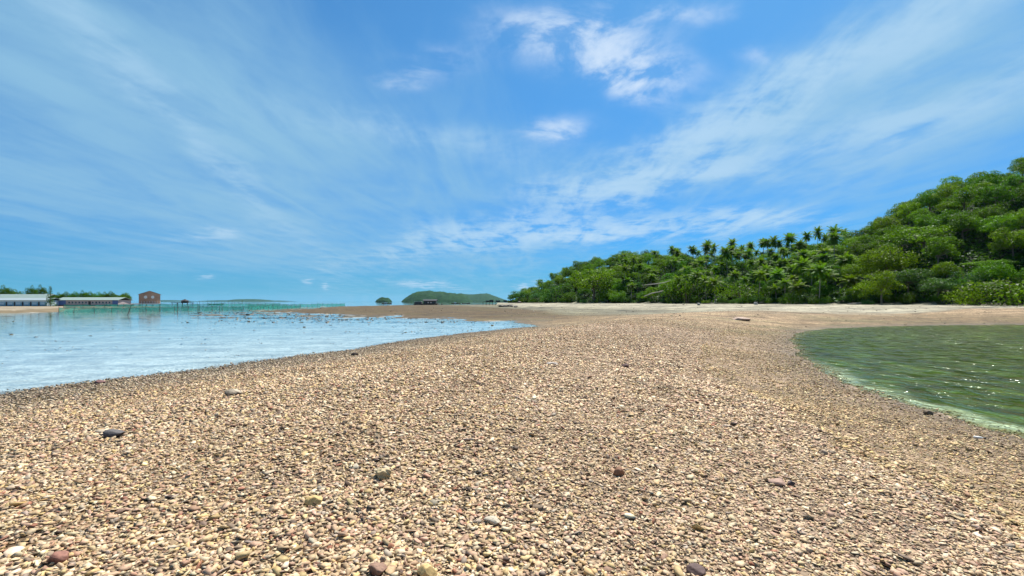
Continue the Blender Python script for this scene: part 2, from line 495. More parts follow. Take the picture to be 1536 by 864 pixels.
# ================================================================ GROUND
def build_ground():
    th = np.concatenate([np.arange(-68, 68.001, 0.22), np.arange(69.5, 291.5, 1.5)]) * math.pi / 180
    rr = np.concatenate([0.35 * 1.0195 ** np.arange(0, 412), np.geomspace(1050, 24000, 14)])
    nth, nr = len(th), len(rr)
    A, RR = np.meshgrid(th, rr)
    X = (RR * np.sin(A)).ravel(); Y = (RR * np.cos(A)).ravel()
    z, q = ground(X, Y, True)
    r = RR.ravel()
    # --- colours of the dry materials
    warm = np.clip(0.42 - 0.06 * X + 0.5 * fbm(X / 5, Y / 5, 3), 0, 1) * (r < 40) + 0.75 * (r >= 40)
    pink = np.array([.40, .305, .225]); yel = np.array([.33, .25, .15])
    colr = pink[None] * (1 - warm)[:, None] + yel[None] * warm[:, None]
    gravel = np.ones(len(X))
    colr = colr * (.86 + .14 * sstep(28, 58, r))[:, None]  # near ground darkened: shade in the gaps between stones, painted in
    # brown tidal flats
    fl = q['flat'] * (q['d'] > 0)
    fn = np.clip(0.5 + fbm(X / 12, Y / 9, 4), 0, 1)
    flatc = np.array([.165, .105, .045])[None] * (1 - fn)[:, None] + np.array([.25, .175, .09])[None] * fn[:, None]
    gw = sstep(0.25, 0.5, fbm(X / 22 + 11, Y / 10, 3) + 0.1)
    flatc = flatc * (1 - gw * .5)[:, None] + np.array([.20, .19, .07])[None] * (gw * .5)[:, None]
    colr = colr * (1 - fl)[:, None] + flatc * fl[:, None]
    gravel *= 1 - 0.45 * fl
    # sand of the beach
    sn = 0.18 * fbm(X / 16 + 2, Y / 3.5, 4)
    pxv = np.where(Y > 1, X / np.maximum(Y, 1) * F + CX, 9000)
    sl = np.interp(pxv, [700, 760, 850, 1000, 1200, 1350, 1450, 1700], [40, 70, 100, 95, 78, 52, 26, 18])
    sand = sstep(1.05, .8, q['df'] / sl + sn * .9) * (q['dp'] > 1.5) * (Y > 20) * (q['d'] > .5)
    damp = sstep(.02, .22, fbm(X / 13 + 21, Y / 4.5, 4)) * np.exp(-np.clip(q['dp'] - 2, 0, 99) / 16.0) * (Y > 40) * .65
    colr = colr * (1 - damp)[:, None] + np.array([.19, .18, .095])[None] * damp[:, None]
    sandc = np.array([.33, .30, .215])[None] * (1 + .75 * fbm(X / 22, Y / 5.5, 4))[:, None]
    colr = colr * (1 - sand)[:, None] + sandc * sand[:, None]
    gravel *= 1 - 0.8 * sand
    bar = (q['dbar'] > 0)
    bc = np.where((q['dbar'] > 9)[:, None], np.array([.30, .245, .165])[None], np.array([.20, .15, .08])[None])
    colr = np.where(bar[:, None], bc, colr)
    gravel = np.where(bar, .1, gravel)
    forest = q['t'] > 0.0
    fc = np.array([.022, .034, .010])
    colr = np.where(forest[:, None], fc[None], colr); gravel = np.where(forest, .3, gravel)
    # beds under water
    under = q['d'] < 0
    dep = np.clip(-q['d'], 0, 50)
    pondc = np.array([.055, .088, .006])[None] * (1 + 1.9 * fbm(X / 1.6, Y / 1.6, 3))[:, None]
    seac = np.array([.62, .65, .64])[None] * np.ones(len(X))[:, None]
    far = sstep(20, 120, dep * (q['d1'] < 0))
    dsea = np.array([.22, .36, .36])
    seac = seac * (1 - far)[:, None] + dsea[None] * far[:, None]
    sheen_rim = sstep(1.5, .5, dep + .5 * fbm(X, Y, 3)) * sstep(26, 18, Y) * (X < 16)  # bright sky reflection at the near pond edge, painted into the bed colour
    pondc = pondc * (1 - sheen_rim)[:, None] + np.array([.58, .63, .66])[None] * sheen_rim[:, None]
    w0 = np.clip(dep / .7, 0, 1)[:, None]
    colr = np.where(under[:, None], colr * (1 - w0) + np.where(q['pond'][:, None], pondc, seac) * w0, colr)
    colr = np.where((q['rise'] > 0.02)[:, None], np.array([.085, .07, .035])[None], colr)
    gravel = np.where(under, gravel * .6, gravel)
    wet = np.exp(-np.clip(z - zoff(q), 0, 9) / 0.07) * (~forest) * 0.9
    wet = np.where(bar, wet * .3, wet)
    wet = np.where(under & (q['rise'] < .02), 0.0, wet)
    strk = 1 + (.35 * fbm(X / 11 + 4, Y / 2.6, 4) + .3 * fbm(X / 2.4, Y / 1.1 + 6, 3)) * sstep(35, 60, r) * (~forest)
    colr = colr * (1 - fl[:, None] * (1 - np.array([.50, .50, .42])) * (~under)[:, None])
    uq = q['df'] / sl + .10 * fbm(X / 30, Y / 12, 3)
    wr = np.maximum(np.exp(-((uq - .60) / .022) ** 2), .8 * np.exp(-((uq - .95) / .03) ** 2)) * sstep(-.15, .15, fbm(X / 14 + 7, Y / 14, 3)) * (~under) * (Y > 30) * (pxv > 740)
    colr = colr * (1 - .72 * wr)[:, None]
    colr = np.clip(colr * .80 * strk[:, None], .005, .9)
    # --- faces
    i = np.arange(nr - 1)[:, None] * nth; j = np.arange(nth)[None]; j2 = (j + 1) % nth
    faces = np.stack([(i + j), (i + j2), (i + nth + j2), (i + nth + j)], -1).reshape(-1, 4)[:, ::-1]
    V = np.stack([X, Y, z], 1)
    hillv = q['t'] > 0.02
    beachv = (sand > .5) & ~hillv
    hf = hillv[faces].sum(1) >= 3
    bf = (beachv[faces].sum(1) >= 3) & ~hf
    centre = np.arange(nth)[::-1][None]
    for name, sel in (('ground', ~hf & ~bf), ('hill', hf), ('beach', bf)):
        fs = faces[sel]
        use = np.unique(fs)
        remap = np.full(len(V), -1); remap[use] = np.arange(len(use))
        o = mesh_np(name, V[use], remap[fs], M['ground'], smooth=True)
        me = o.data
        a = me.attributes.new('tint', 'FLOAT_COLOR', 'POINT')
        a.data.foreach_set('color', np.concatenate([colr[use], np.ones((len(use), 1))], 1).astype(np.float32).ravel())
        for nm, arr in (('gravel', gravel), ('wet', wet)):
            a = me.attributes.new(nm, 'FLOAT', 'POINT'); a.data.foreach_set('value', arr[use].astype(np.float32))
        tag(o, kind='structure')


def zoff(q):
    return 0.0


build_ground()


def build_water():
    x0, x1, y0, y1 = 5.0, 132.0, -56.0, 86.0
    L = 24000.0
    V = [(-L, -L, 0), (L, -L, 0), (L, L, 0), (-L, L, 0), (x0, y0, 0), (x1, y0, 0), (x1, y1, 0), (x0, y1, 0)]
    o = mesh_np('sea', V, [(0, 1, 5, 4), (1, 2, 6, 5), (2, 3, 7, 6), (3, 0, 4, 7)], M['sea'])
    tag(o, kind='structure')
    n = 60
    o = mesh_np('pond_water', [(x0, y0, 0), (x1, y0, 0), (x1, y1, 0), (x0, y1, 0)], [(0, 1, 2, 3)], M['pond'])
    tag(o, kind='structure')


build_water()


# ================================================================ GRAVEL (stuff)
def hull_shape(seed, npts, flat):
    import bmesh
    rs = np.random.default_rng(seed)
    bm = bmesh.new()
    P = rs.normal(size=(npts, 3)); P /= np.linalg.norm(P, axis=1)[:, None]
    P *= rs.uniform(.82, 1.08, (npts, 1))
    P = np.sign(P) * np.abs(P) ** 0.8
    P[:, 0] *= rs.uniform(.95, 1.25); P[:, 1] *= rs.uniform(.62, .9); P[:, 2] *= flat
    for p in P: bm.verts.new(p)
    r = bmesh.ops.convex_hull(bm, input=bm.verts)
    bmesh.ops.delete(bm, geom=[v for v in bm.verts if not v.link_faces], context='VERTS')
    bmesh.ops.triangulate(bm, faces=bm.faces)
    bmesh.ops.recalc_face_normals(bm, faces=bm.faces)
    bm.verts.index_update()
    V = np.array([v.co[:] for v in bm.verts]); Fc = np.array([[v.index for v in f.verts] for f in bm.faces])
    bm.free()
    return V / 2, Fc


def rot_mats(yaw, tx, ty):
    n = len(yaw); c, s = np.cos(yaw), np.sin(yaw); z = np.zeros(n); o = np.ones(n)
    Rz = np.stack([np.stack([c, -s, z], -1), np.stack([s, c, z], -1), np.stack([z, z, o], -1)], 1)
    c, s = np.cos(tx), np.sin(tx)
    Rx = np.stack([np.stack([o, z, z], -1), np.stack([z, c, -s], -1), np.stack([z, s, c], -1)], 1)
    c, s = np.cos(ty), np.sin(ty)
    Ry = np.stack([np.stack([c, z, s], -1), np.stack([z, o, z], -1), np.stack([-s, z, c], -1)], 1)
    return Rx @ Ry @ Rz


PAL = np.array([(.44, .34, .22), (.50, .41, .29), (.38, .28, .18), (.42, .31, .16), (.46, .355, .19), (.42, .29, .215), (.33, .21, .145),
                (.29, .245, .20), (.20, .15, .11), (.08, .055, .04), (.58, .50, .37), (.24, .11, .07), (.35, .31, .25)])
PALS = np.clip(PAL.mean(1, keepdims=True) + (PAL - PAL.mean(1, keepdims=True)) * 1.03, .02, .8) * np.array([1.12, 1.045, .92])
W_PINK = np.array([.22, .19, .12, .03, .03, .21, .04, .05, .03, .012, .08, .01, .02])
W_YEL = np.array([.16, .12, .12, .12, .10, .06, .11, .05, .08, .035, .06, .045, .015])


def build_gravel():
    allV, allF, allC = [], [], []
    base = 0
    lods = [(0.7, 5.0, 1850, 12, .044), (5.0, 9.0, 1350, 9, .044), (9.0, 16.0, 640, 8, .058), (16.0, 30.0, 190, 7, .085), (30.0, 62.0, 60, 6, .125)]
    for li, (r0, r1, dens, npts, size) in enumerate(lods):
        half = R(66)
        area = half * (r1 ** 2 - r0 ** 2)
        n = int(area * dens)
        r = np.sqrt(rng.uniform(r0 ** 2, r1 ** 2, n)); a = rng.uniform(-half, half, n)
        X = r * np.sin(a); Y = r * np.cos(a)
        z, q = ground(X, Y, True)
        keep = (z > -0.07) & (q['d'] > -.7) & (rng.random(n) < np.clip(.75 + q['d'] / 1.0, .2, 1))
        keep &= ~((q['flat'] > .5) & (rng.random(n) < .5))
        if li == 4: keep &= (rng.random(n) < sstep(62, 40, r) * .9 + .0) & (q['flat'] < .4) & (np.abs(a) < R(52))
        X, Y, z = X[keep], Y[keep], z[keep]; dd = q['d'][keep]; dpp = q['dp'][keep]; n = len(X)
        warm = np.clip(0.42 - 0.06 * X + 0.5 * fbm(X / 5, Y / 5, 3), 0, 1)
        coarse = np.clip(1 + .35 * fbm(X / 3.3 + 70, Y / 3.3, 3) - .0 * X, .7, 1.4)
        fine = np.where((dpp < 4.5) & (dpp < dd + 1), .72, 1.0)
        s = size * np.exp(rng.normal(0, .36, n)) * coarse * fine
        s = np.where(rng.random(n) < .008, s * 1.7, s); s = np.clip(s, .014, .14)
        pick_y = rng.random(n) < warm
        ci = np.where(pick_y, rng.choice(len(PAL), n, p=W_YEL / W_YEL.sum()), rng.choice(len(PAL), n, p=W_PINK / W_PINK.sum()))
        C = PALS[ci] * rng.uniform(.68, 1.22, (n, 1)) * rng.uniform(.96, 1.04, (n, 3))
        olive = ((dpp < 5) & (dpp < dd + 1))[:, None]
        C = np.where(olive, C * np.array([.95, .94, .78]), C)
        pale = 1 + .20 * sstep(6, 14, r[keep]) * np.exp(-(q['dc'][keep] / 9.0) ** 2)
        C = C * pale[:, None]
        grey = (sstep(8, 2, q['d1'][keep]) * .38)[:, None]
        C = C * (1 - grey) + (C.mean(1, keepdims=True) * np.array([.86, .80, .64])) * grey
        wetf = np.exp(-np.clip(z, 0, 9) / .10)[:, None]
        C = C * (1 - .28 * wetf)
        z = z + s * rng.uniform(-.02, .42, n) * .5
        tilt = np.where(rng.random(n) < .3, .55, .24)
        Rm = rot_mats(rng.uniform(0, 6.28, n), rng.normal(0, 1, n) * tilt, rng.normal(0, 1, n) * tilt)
        nvar = 14
        var = rng.integers(0, nvar, n)
        for v in range(nvar):
            SV, SF = hull_shape(100 * li + v, npts, ([.2, .28, .35, .17, .42] if li < 2 else [.2, .26, .3, .18, .36])[v % 5])
            id_ = np.nonzero(var == v)[0]
            if not len(id_): continue
            W = np.einsum('nij,kj->nki', Rm[id_], SV) * s[id_][:, None, None]
            W += np.stack([X[id_], Y[id_], z[id_]], 1)[:, None, :]
            k = len(SV); m = len(id_)
            allV.append(W.reshape(-1, 3)); allC.append(np.repeat(C[id_], k, 0))
            Fv = SF[None] + (base + np.arange(m) * k)[:, None, None]
            allF.append(Fv.reshape(-1, 3)); base += m * k
    # scattered stones on the far flats and the beach
    n = 5200
    Y = np.exp(rng.uniform(math.log(38), math.log(230), n)); X = gx(rng.uniform(420, 1700, n), Y)
    z, q = ground(X, Y, True)
    k = (q['d'] > .5) & (q['t'] < -.0) & (rng.random(n) < .25 + .75 * sstep(0, .25, fbm(X / 10, Y / 7, 3)))
    X, Y, z = X[k], Y[k], z[k]; n = len(X)
    s = np.clip(.0018 * Y + .06, .1, .5) * np.exp(rng.normal(0, .45, n))
    Rm = rot_mats(rng.uniform(0, 6.28, n), rng.normal(0, .2, n), rng.normal(0, .2, n))
    SV, SF = hull_shape(778, 9, .4)
    W = np.einsum('nij,kj->nki', Rm, SV) * s[:, None, None] + np.stack([X, Y, z + .03 * s], 1)[:, None, :]
    C = np.array([.17, .13, .085])[None] * rng.uniform(.4, 1.9, (n, 1)) * rng.uniform(.9, 1.1, (n, 3))
    allV.append(W.reshape(-1, 3)); allC.append(np.repeat(C, len(SV), 0)); allF.append((SF[None] + (base + np.arange(n) * len(SV))[:, None, None]).reshape(-1, 3)); base += n * len(SV)
    # small dark stones breaking the surface of the shallows
    n = 230000
    Y = np.exp(rng.uniform(math.log(17), math.log(165), n)); X = gx(rng.uniform(-220, 800, n), Y)
    z, q = ground(X, Y, True)
    w1 = sstep(.10, .34, fbm(X / 8 + 31, Y / 1.9, 4)) * (Y < 70) * .06
    w2 = 1.6 * sstep(-.2, .28, fbm(X / 15 + 3, Y / 8, 4)) * sstep(55, 90, Y) * sstep(-125, -60, X) + .16 * (Y > 45) * sstep(-.02, .3, fbm(X / 6, Y / 3, 3))
    w2 = np.maximum(w2, np.exp(np.clip(q['d1'], -90, 0) / 6.0) * .5 * (Y > 42) * (.4 + .6 * sstep(-.2, .2, fbm(X / 4, Y / 3, 3))))
    w2 = w2 * sstep(-.80, -.45, X / Y)
    k = (q['d1'] < -.3) & (q['dbar'] < -3) & (rng.random(n) < w1 + w2 * .32) & ~q['pond']
    X, Y = X[k], Y[k]; n = len(X); print('shallow stones', n)
    s = np.clip(.04 + np.where(Y < 65, .0042, .0060) * Y, .07, .75) * np.exp(rng.normal(0, .4, n))
    Rm = rot_mats(rng.uniform(0, 6.28, n), rng.normal(0, .15, n), rng.normal(0, .15, n))
    SV, SF = hull_shape(777, 9, .24)
    W = np.einsum('nij,kj->nki', Rm, SV) * s[:, None, None] + np.stack([X, Y, .03 * s], 1)[:, None, :]
    C = np.array([.14, .12, .075])[None] * rng.uniform(.5, 1.6, (n, 1)) * rng.uniform(.9, 1.1, (n, 3))
    allV.append(W.reshape(-1, 3)); allC.append(np.repeat(C, len(SV), 0)); allF.append((SF[None] + (base + np.arange(n) * len(SV))[:, None, None]).reshape(-1, 3))
    V = np.concatenate(allV); Fc = np.concatenate(allF); C = np.concatenate(allC)
    o = mesh_np('gravel', V, Fc, M['pebble'])
    a = o.data.attributes.new('tint', 'FLOAT_COLOR', 'POINT')
    a.data.foreach_set('color', np.concatenate([np.clip(C, .01, .85), np.ones((len(C), 1))], 1).astype(np.float32).ravel())
    tag(o, 'loose flat beige, yellow and pink stones covering the spit', 'gravel', kind='stuff')
    print('gravel tris', len(Fc))


build_gravel()


# ================================================================ STONES THAT STAND OUT
def pix_ground(px, py):
    Y = (CAMH - 1.0) * F / (py - CY)
    for _ in range(25):
        z = gz(gx(px, Y), Y)
        Y = 0.5 * Y + 0.5 * (CAMH - z) * F / (py - CY)
    return gx(px, Y), Y, gz(gx(px, Y), Y)


def stone(name, px, py, w, h, depth, col, seed, label, cat='stone', group=None, top=None, lift=.3, rough=.08):
    import bmesh
    x, y, z = pix_ground(px, py)
    sc = y / F
    W, H = w * sc, h * sc * .95
    D = W * depth
    bm = bmesh.new(); bmesh.ops.create_icosphere(bm, subdivisions=4, radius=1.0)
    rs = np.random.default_rng(seed)
    planes = rs.normal(size=(11, 3)); planes /= np.linalg.norm(planes, axis=1)[:, None]; offs = rs.uniform(.55, .9, 11)
    V = np.array([v.co[:] for v in bm.verts])
    for p_, o_ in zip(planes, offs):
        d = V @ p_ - o_
        V = V - np.clip(d, 0, None)[:, None] * p_ * .92
    V *= (1 + rough * fbm(V[:, 0] * 2.3 + seed, V[:, 1] * 2.3 + V[:, 2] * 1.7, 4))[:, None]
    V = (V - (V.max(0) + V.min(0)) / 2) / (V.max(0) - V.min(0)) * np.array([W, D, H * 1.25])
    V[:, 2] += H * 1.25 / 2 - H * lift
    Fc = np.array([[v.index for v in f.verts] for f in bm.faces]); bm.free()
    o = mesh_np(name, V, Fc, M['pebble'], smooth=True)
    o.location = (x, y, z)
    C = np.array(col)[None] * np.ones((len(V), 1))
    if top is not None:  # upper part painted lighter, as the sun lights it
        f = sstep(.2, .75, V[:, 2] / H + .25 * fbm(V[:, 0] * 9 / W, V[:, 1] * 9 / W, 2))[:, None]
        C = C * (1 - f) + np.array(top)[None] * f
    a = o.data.attributes.new('tint', 'FLOAT_COLOR', 'POINT')
    a.data.foreach_set('color', np.concatenate([C, np.ones((len(C), 1))], 1).astype(np.float32).ravel())
    return tag(o, label, cat, group)


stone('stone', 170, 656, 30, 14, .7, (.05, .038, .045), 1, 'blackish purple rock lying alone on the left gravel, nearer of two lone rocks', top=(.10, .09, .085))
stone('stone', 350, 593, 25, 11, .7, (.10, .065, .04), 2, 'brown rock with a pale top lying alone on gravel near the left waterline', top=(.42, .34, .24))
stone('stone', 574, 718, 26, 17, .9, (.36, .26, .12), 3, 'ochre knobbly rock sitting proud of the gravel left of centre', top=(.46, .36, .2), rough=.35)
stone('stone', 828, 547, 18, 4, .8, (.36, .31, .26), 4, 'pale flat stone in the middle of the spit, well beyond the ochre rock')
stone('stone', 938, 551, 11, 6, .8, (.10, .05, .04), 5, 'small dark red stone in mid spit, right of the pale flat stone')
stone('stone', 1112, 480, 27, 6, .9, (.36, .25, .18), 6, 'low pinkish boulder at the far crest of the gravel spit', 'boulder', lift=.45)
stone('stone', 928, 713, 17, 15, .8, (.26, .13, .07), 7, 'rust brown upright stone right of centre on the gravel')
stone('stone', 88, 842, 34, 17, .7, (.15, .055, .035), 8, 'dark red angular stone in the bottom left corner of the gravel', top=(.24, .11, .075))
stone('stone', 1044, 860, 28, 13, .8, (.10, .06, .05), 9, 'dark brown stone at the bottom edge right of centre')
stone('stone', 641, 864, 32, 20, .8, (.52, .36, .15), 10, 'golden yellow stone at the bottom edge near the middle')
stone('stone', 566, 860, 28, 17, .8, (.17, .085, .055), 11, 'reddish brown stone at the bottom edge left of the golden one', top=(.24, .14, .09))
stone('stone', 738, 784, 26, 11, .8, (.44, .38, .28), 12, 'large cream flat stone among darker gravel below centre')
stone('stone', 470, 756, 26, 14, .7, (.50, .35, .14), 13, 'smooth yellow ochre stone left of centre near the camera')
stone('stone', 150, 575, 14, 6, .7, (.16, .08, .07), 14, 'wet maroon stone at the left waterline')
stone('stone', 532, 533, 12, 5, .7, (.07, .05, .035), 15, 'wet black stone at the left waterline straight beyond the ochre rock')
stone('stone', 1165, 725, 26, 7, .8, (.33, .21, .15), 16, 'broad pink stone lying flat on the right gravel')
stone('stone', 1186, 728, 13, 8, .8, (.07, .05, .045), 17, 'small black stone touching the broad pink stone on the right gravel')
stone('stone', 1392, 622, 14, 8, .8, (.14, .10, .06), 18, 'dark olive stone on the near edge of the green pond')


def litter_bottle():
    x, y, z = pix_ground(1470, 660)
    root = empty('bottle', (x, y, z + .05), 'small white bottle with a dark cap lying on gravel beside the pond', 'bottle', rz=R(-28)); root.scale = (.62, .62, .62)
    b = MB(); b.tube([(-.17, 0, 0), (-.16, 0, 0), (-.02, 0, 0), (.03, 0, 0), (.06, 0, .0), (.09, 0, 0)], [.03, .045, .045, .04, .022, .02], 14)
    b.build('bottle_body', M['plastic'], root, True)
    b = MB(); b.tube([(.085, 0, 0), (.09, 0, 0), (.15, 0, 0), (.155, 0, 0)], [.024, .03, .03, .024], 12); b.build('cap', M['capdark'], root, True)  # dark end piece stands for the shadow beside the white body
    x, y, z = pix_ground(1483, 716)
    b = MB(); b.tube([(-.16, .03, .02), (-.05, 0, .03), (.06, -.01, .025), (.2, -.05, .02)], [.004, .008, .009, .005], 7)
    b.tube([(.05, -.01, .025), (.1, .04, .05), (.13, .07, .055)], [.006, .005, .003], 6)
    o = b.build('twig', M['darkwood'], None, True); o.location = (x, y, z + .02)
    tag(o, 'thin dark forked twig lying on gravel near the right edge', 'twig')


litter_bottle()


# ================================================================ VEGETATION
def leaf_quads(P, N, size, rs, aspect=.62, droop=.0):
    n = len(P)
    N = N / np.linalg.norm(N, axis=1)[:, None]
    t = rs.normal(size=(n, 3)); t -= (t * N).sum(1)[:, None] * N; t /= np.linalg.norm(t, axis=1)[:, None]
    b = np.cross(N, t)
    s = size[:, None] * .5
    q = np.stack([P - t * s, P + b * s * aspect + N * s * .12, P + t * s, P - b * s * aspect + N * s * .12], 1)
    return q.reshape(-1, 3)


def leaf_mesh(name, Q, rnd, mat, parent=None):
    n = len(Q) // 4
    o = mesh_np(name, Q, np.arange(n * 4).reshape(n, 4), mat, parent)
    a = o.data.attributes.new('rnd', 'FLOAT', 'POINT'); a.data.foreach_set('value', np.repeat(rnd, 4).astype(np.float32))
    return o


def lobes_to_leaves(lobes, rs, per, size, up=-.45, spread=.55):
    Q, Rn = [], []
    for (c, r, fl) in lobes:
        n = int(per * r * r)
        d = rs.normal(size=(int(n * 2.2), 3)); d /= np.linalg.norm(d, axis=1)[:, None]
        d = d[d[:, 2] > up][:n]; n = len(d)
        lump = 1 + .22 * fbm(d[:, 0] * 2.6 + c[0], d[:, 1] * 2.6 + d[:, 2] * 2.1 + c[1], 2)
        rad = r * lump * (1 + rs.normal(-.04, .15, n))
        P = np.array(c)[None] + d * rad[:, None] * np.array([1, 1, fl])
        Nn = d * np.array([1, 1, 1.5]) + rs.normal(0, spread, (n, 3))
        Q.append(leaf_quads(P, Nn, size * rs.uniform(.6, 1.3, n), rs))
        Rn.append(np.clip(rs.normal(.5, .2, n) + rs.normal(0, .27), 0, 1))
    return np.concatenate(Q), np.concatenate(Rn)


def limbs(b, h0, lobes, rs, k=7):
    idx = rs.permutation(len(lobes))[:k]
    for i in idx:
        c = lobes[i][0]; z0 = h0 * rs.uniform(.6, .98)
        mid = (c[0] * .45, c[1] * .45, z0 + (c[2] - z0) * .35)
        b.tube([(0, 0, z0), mid, (c[0] * .9, c[1] * .9, c[2])], [.11, .08, .03], 6)


def make_broadleaf(seed, mat, R_=4.6, H=8.5, nl=34, leaf=.36, flat=.85, up=-.5):
    """A crown of many separate leaf clumps carried by spreading limbs."""
    rs = np.random.default_rng(seed)
    lobes = []
    hc = H - R_ * .85
    for i in range(nl):
        a = i * 2.39996 + rs.uniform(-.5, .5); u = (i + .5) / nl
        el = math.asin(np.clip(1 - 1.45 * u, -1, 1))
        rr = R_ * rs.uniform(.48, .98)
        lobes.append(((rr * math.cos(el) * math.cos(a), rr * math.cos(el) * math.sin(a), hc + rr * math.sin(el) * flat), R_ * rs.uniform(.15, .34), rs.uniform(.6, .95)))
    for k in range(3):
        lobes.append(((rs.normal(0, .18) * R_, rs.normal(0, .18) * R_, hc + rs.uniform(-.2, .25) * R_), R_ * .42, .8))
    root = empty('broadleaf_tree', (0, 0, 0))
    b = MB(); b.tube([(0, 0, -1.5), (.05, 0, .6), (.12, .08, hc * .5), (0, .1, hc)], [.34, .26, .2, .12], 9)
    limbs(b, hc, lobes, rs, 12)
    b.build('trunk', M['bark'], root, True)
    Q, rn = lobes_to_leaves(lobes, rs, 88, leaf, up)
    leaf_mesh('crown', Q, rn, mat, root)
    return root


def make_shrub(seed, mat, R_=1.7, leaf=.17):
    rs = np.random.default_rng(seed)
    lobes = [((rs.normal(0, .45) * R_, rs.normal(0, .45) * R_, R_ * rs.uniform(.3, .75)), R_ * rs.uniform(.35, .6), .85) for _ in range(9)]
    root = empty('shrub', (0, 0, 0))
    b = MB()
    for i in range(5):
        a = i * 1.3; b.tube([(0, 0, -.4), (.3 * math.cos(a), .3 * math.sin(a), .5), (.6 * R_ * math.cos(a), .6 * R_ * math.sin(a), R_ * .8)], [.06, .045, .02], 6)
    b.build('stem', M['bark'], root, True)
    Q, rn = lobes_to_leaves(lobes, rs, 300, leaf, -.8)
    leaf_mesh('foliage', Q, rn, mat, root)
    return root


def make_palm(seed, H=11.0, nf=28, L=4.9, dead=3):
    rs = np.random.default_rng(seed)
    root = empty('coconut_palm', (0, 0, 0))
    lean = rs.uniform(.3, 1.4); a0 = rs.uniform(0, 6.28)
    pts = [(lean * math.cos(a0) * (k / 7) ** 1.8, lean * math.sin(a0) * (k / 7) ** 1.8, -1 + (H + 1) * k / 7) for k in range(8)]
    b = MB(); b.tube(pts, [.24, .17, .15, .14, .13, .125, .12, .13], 9); b.build('trunk', M['palmbark'], root, True)
    top = np.array(pts[-1]); Q, Rn = [], []
    for i in range(nf):
        az = i * 2.39996 + rs.uniform(-.25, .25); u = i / (nf - 1)
        el = R(80) - u * R(108) + rs.normal(0, .12)
        Lf = L * rs.uniform(.85, 1.1) * (.8 + .2 * math.sin(u * math.pi))
        hx, hy = math.cos(az), math.sin(az)
        p = top.copy(); prev = p.copy(); e = el; ns = 15; rach = [p.copy()]; dirs = []
        for k in range(ns):
            d = np.array([math.cos(e) * hx, math.cos(e) * hy, math.sin(e)])
            p = p + d * Lf / ns; rach.append(p.copy()); dirs.append(d)
            e -= R(3.2 + 1.6 * u)
        side = np.array([-hy, hx, 0.0])
        for k in range(1, ns):
            d = dirs[k]; upv = np.cross(side, d); s = k / ns
            ll = .95 * L / 4 * math.sin(min(1, s * 1.25 + .12) * math.pi * .9) ** .7 + .12
            for sg in (-1, 1):
                for h in (0., .5):
                    o_ = rach[k] + d * Lf / ns * h
                    tip = o_ + side * sg * ll * .8 + d * ll * .55 - np.array([0, 0, ll * rs.uniform(.15, .5)])
                    w = d * .085
                    Q += [o_ - w, o_ + w, tip + w * .35, tip - w * .35]
                    Rn.append(np.clip(rs.normal(.5, .2) + .2 * (u < .4), 0, 1))
            wv = side * .05
        for k in range(ns):
            w = side * .05 * (1.3 - k / ns)
            Q += [rach[k] - w, rach[k] + w, rach[k + 1] + w, rach[k + 1] - w]; Rn.append(.9)
    leaf_mesh('crown', np.array(Q), np.array(Rn), M['frond'], root)
    # a cluster of nuts under the fronds
    b = MB()
    for i in range(7):
        a = i * .9; c = top + np.array([.28 * math.cos(a), .28 * math.sin(a), -.28 - .12 * (i % 3)])
        b.tube([tuple(c + np.array([0, 0, .14])), tuple(c + np.array([0, 0, .07])), tuple(c - np.array([0, 0, .07])), tuple(c - np.array([0, 0, .14]))], [.03, .12, .12, .03], 7)
    b.build('coconuts', M['leaf_lime'], root, True)
    return root


def make_conifer(seed, H=10, mat=None):
    rs = np.random.default_rng(seed)
    root = empty('conifer_tree', (0, 0, 0))
    b = MB(); b.tube([(0, 0, -1), (0, 0, H * .5), (0, 0, H)], [.22, .15, .03], 8); b.build('trunk', M['bark'], root, True)
    lobes = []
    for i in range(26):
        u = i / 25; z = 1 + (H - 1.4) * u; rr = (1 - u) * 1.7 + .15; a = i * 2.4
        lobes.append(((rr * .7 * math.cos(a), rr * .7 * math.sin(a), z), .45 + .75 * (1 - u), .8))
    Q, rn = lobes_to_leaves(lobes, rs, 70, .35, -.8)
    leaf_mesh('crown', Q, rn, mat or M['leaf_dark'], root)
    return root


LIVE = {}


def place(proto, loc, rz, sc, label, cat, group=None):
    """First use moves the prototype itself, later uses copy it with its parts."""
    if proto.name not in LIVE:
        LIVE[proto.name] = [(c, c.data) for c in kids(proto)]
        o = proto
    else:
        o = proto.copy(); COL.objects.link(o)
        if 'group' in o: del o['group']
        for c, _ in LIVE[proto.name]:
            k = c.copy(); COL.objects.link(k); k.parent = o
    o.location = loc; o.rotation_euler = (random.gauss(0, .05), random.gauss(0, .05), rz) if cat == 'palm' else (0, 0, rz)
    o.scale = sc if hasattr(sc, '__len__') else (sc, sc, sc)
    return tag(o, label, cat, group)


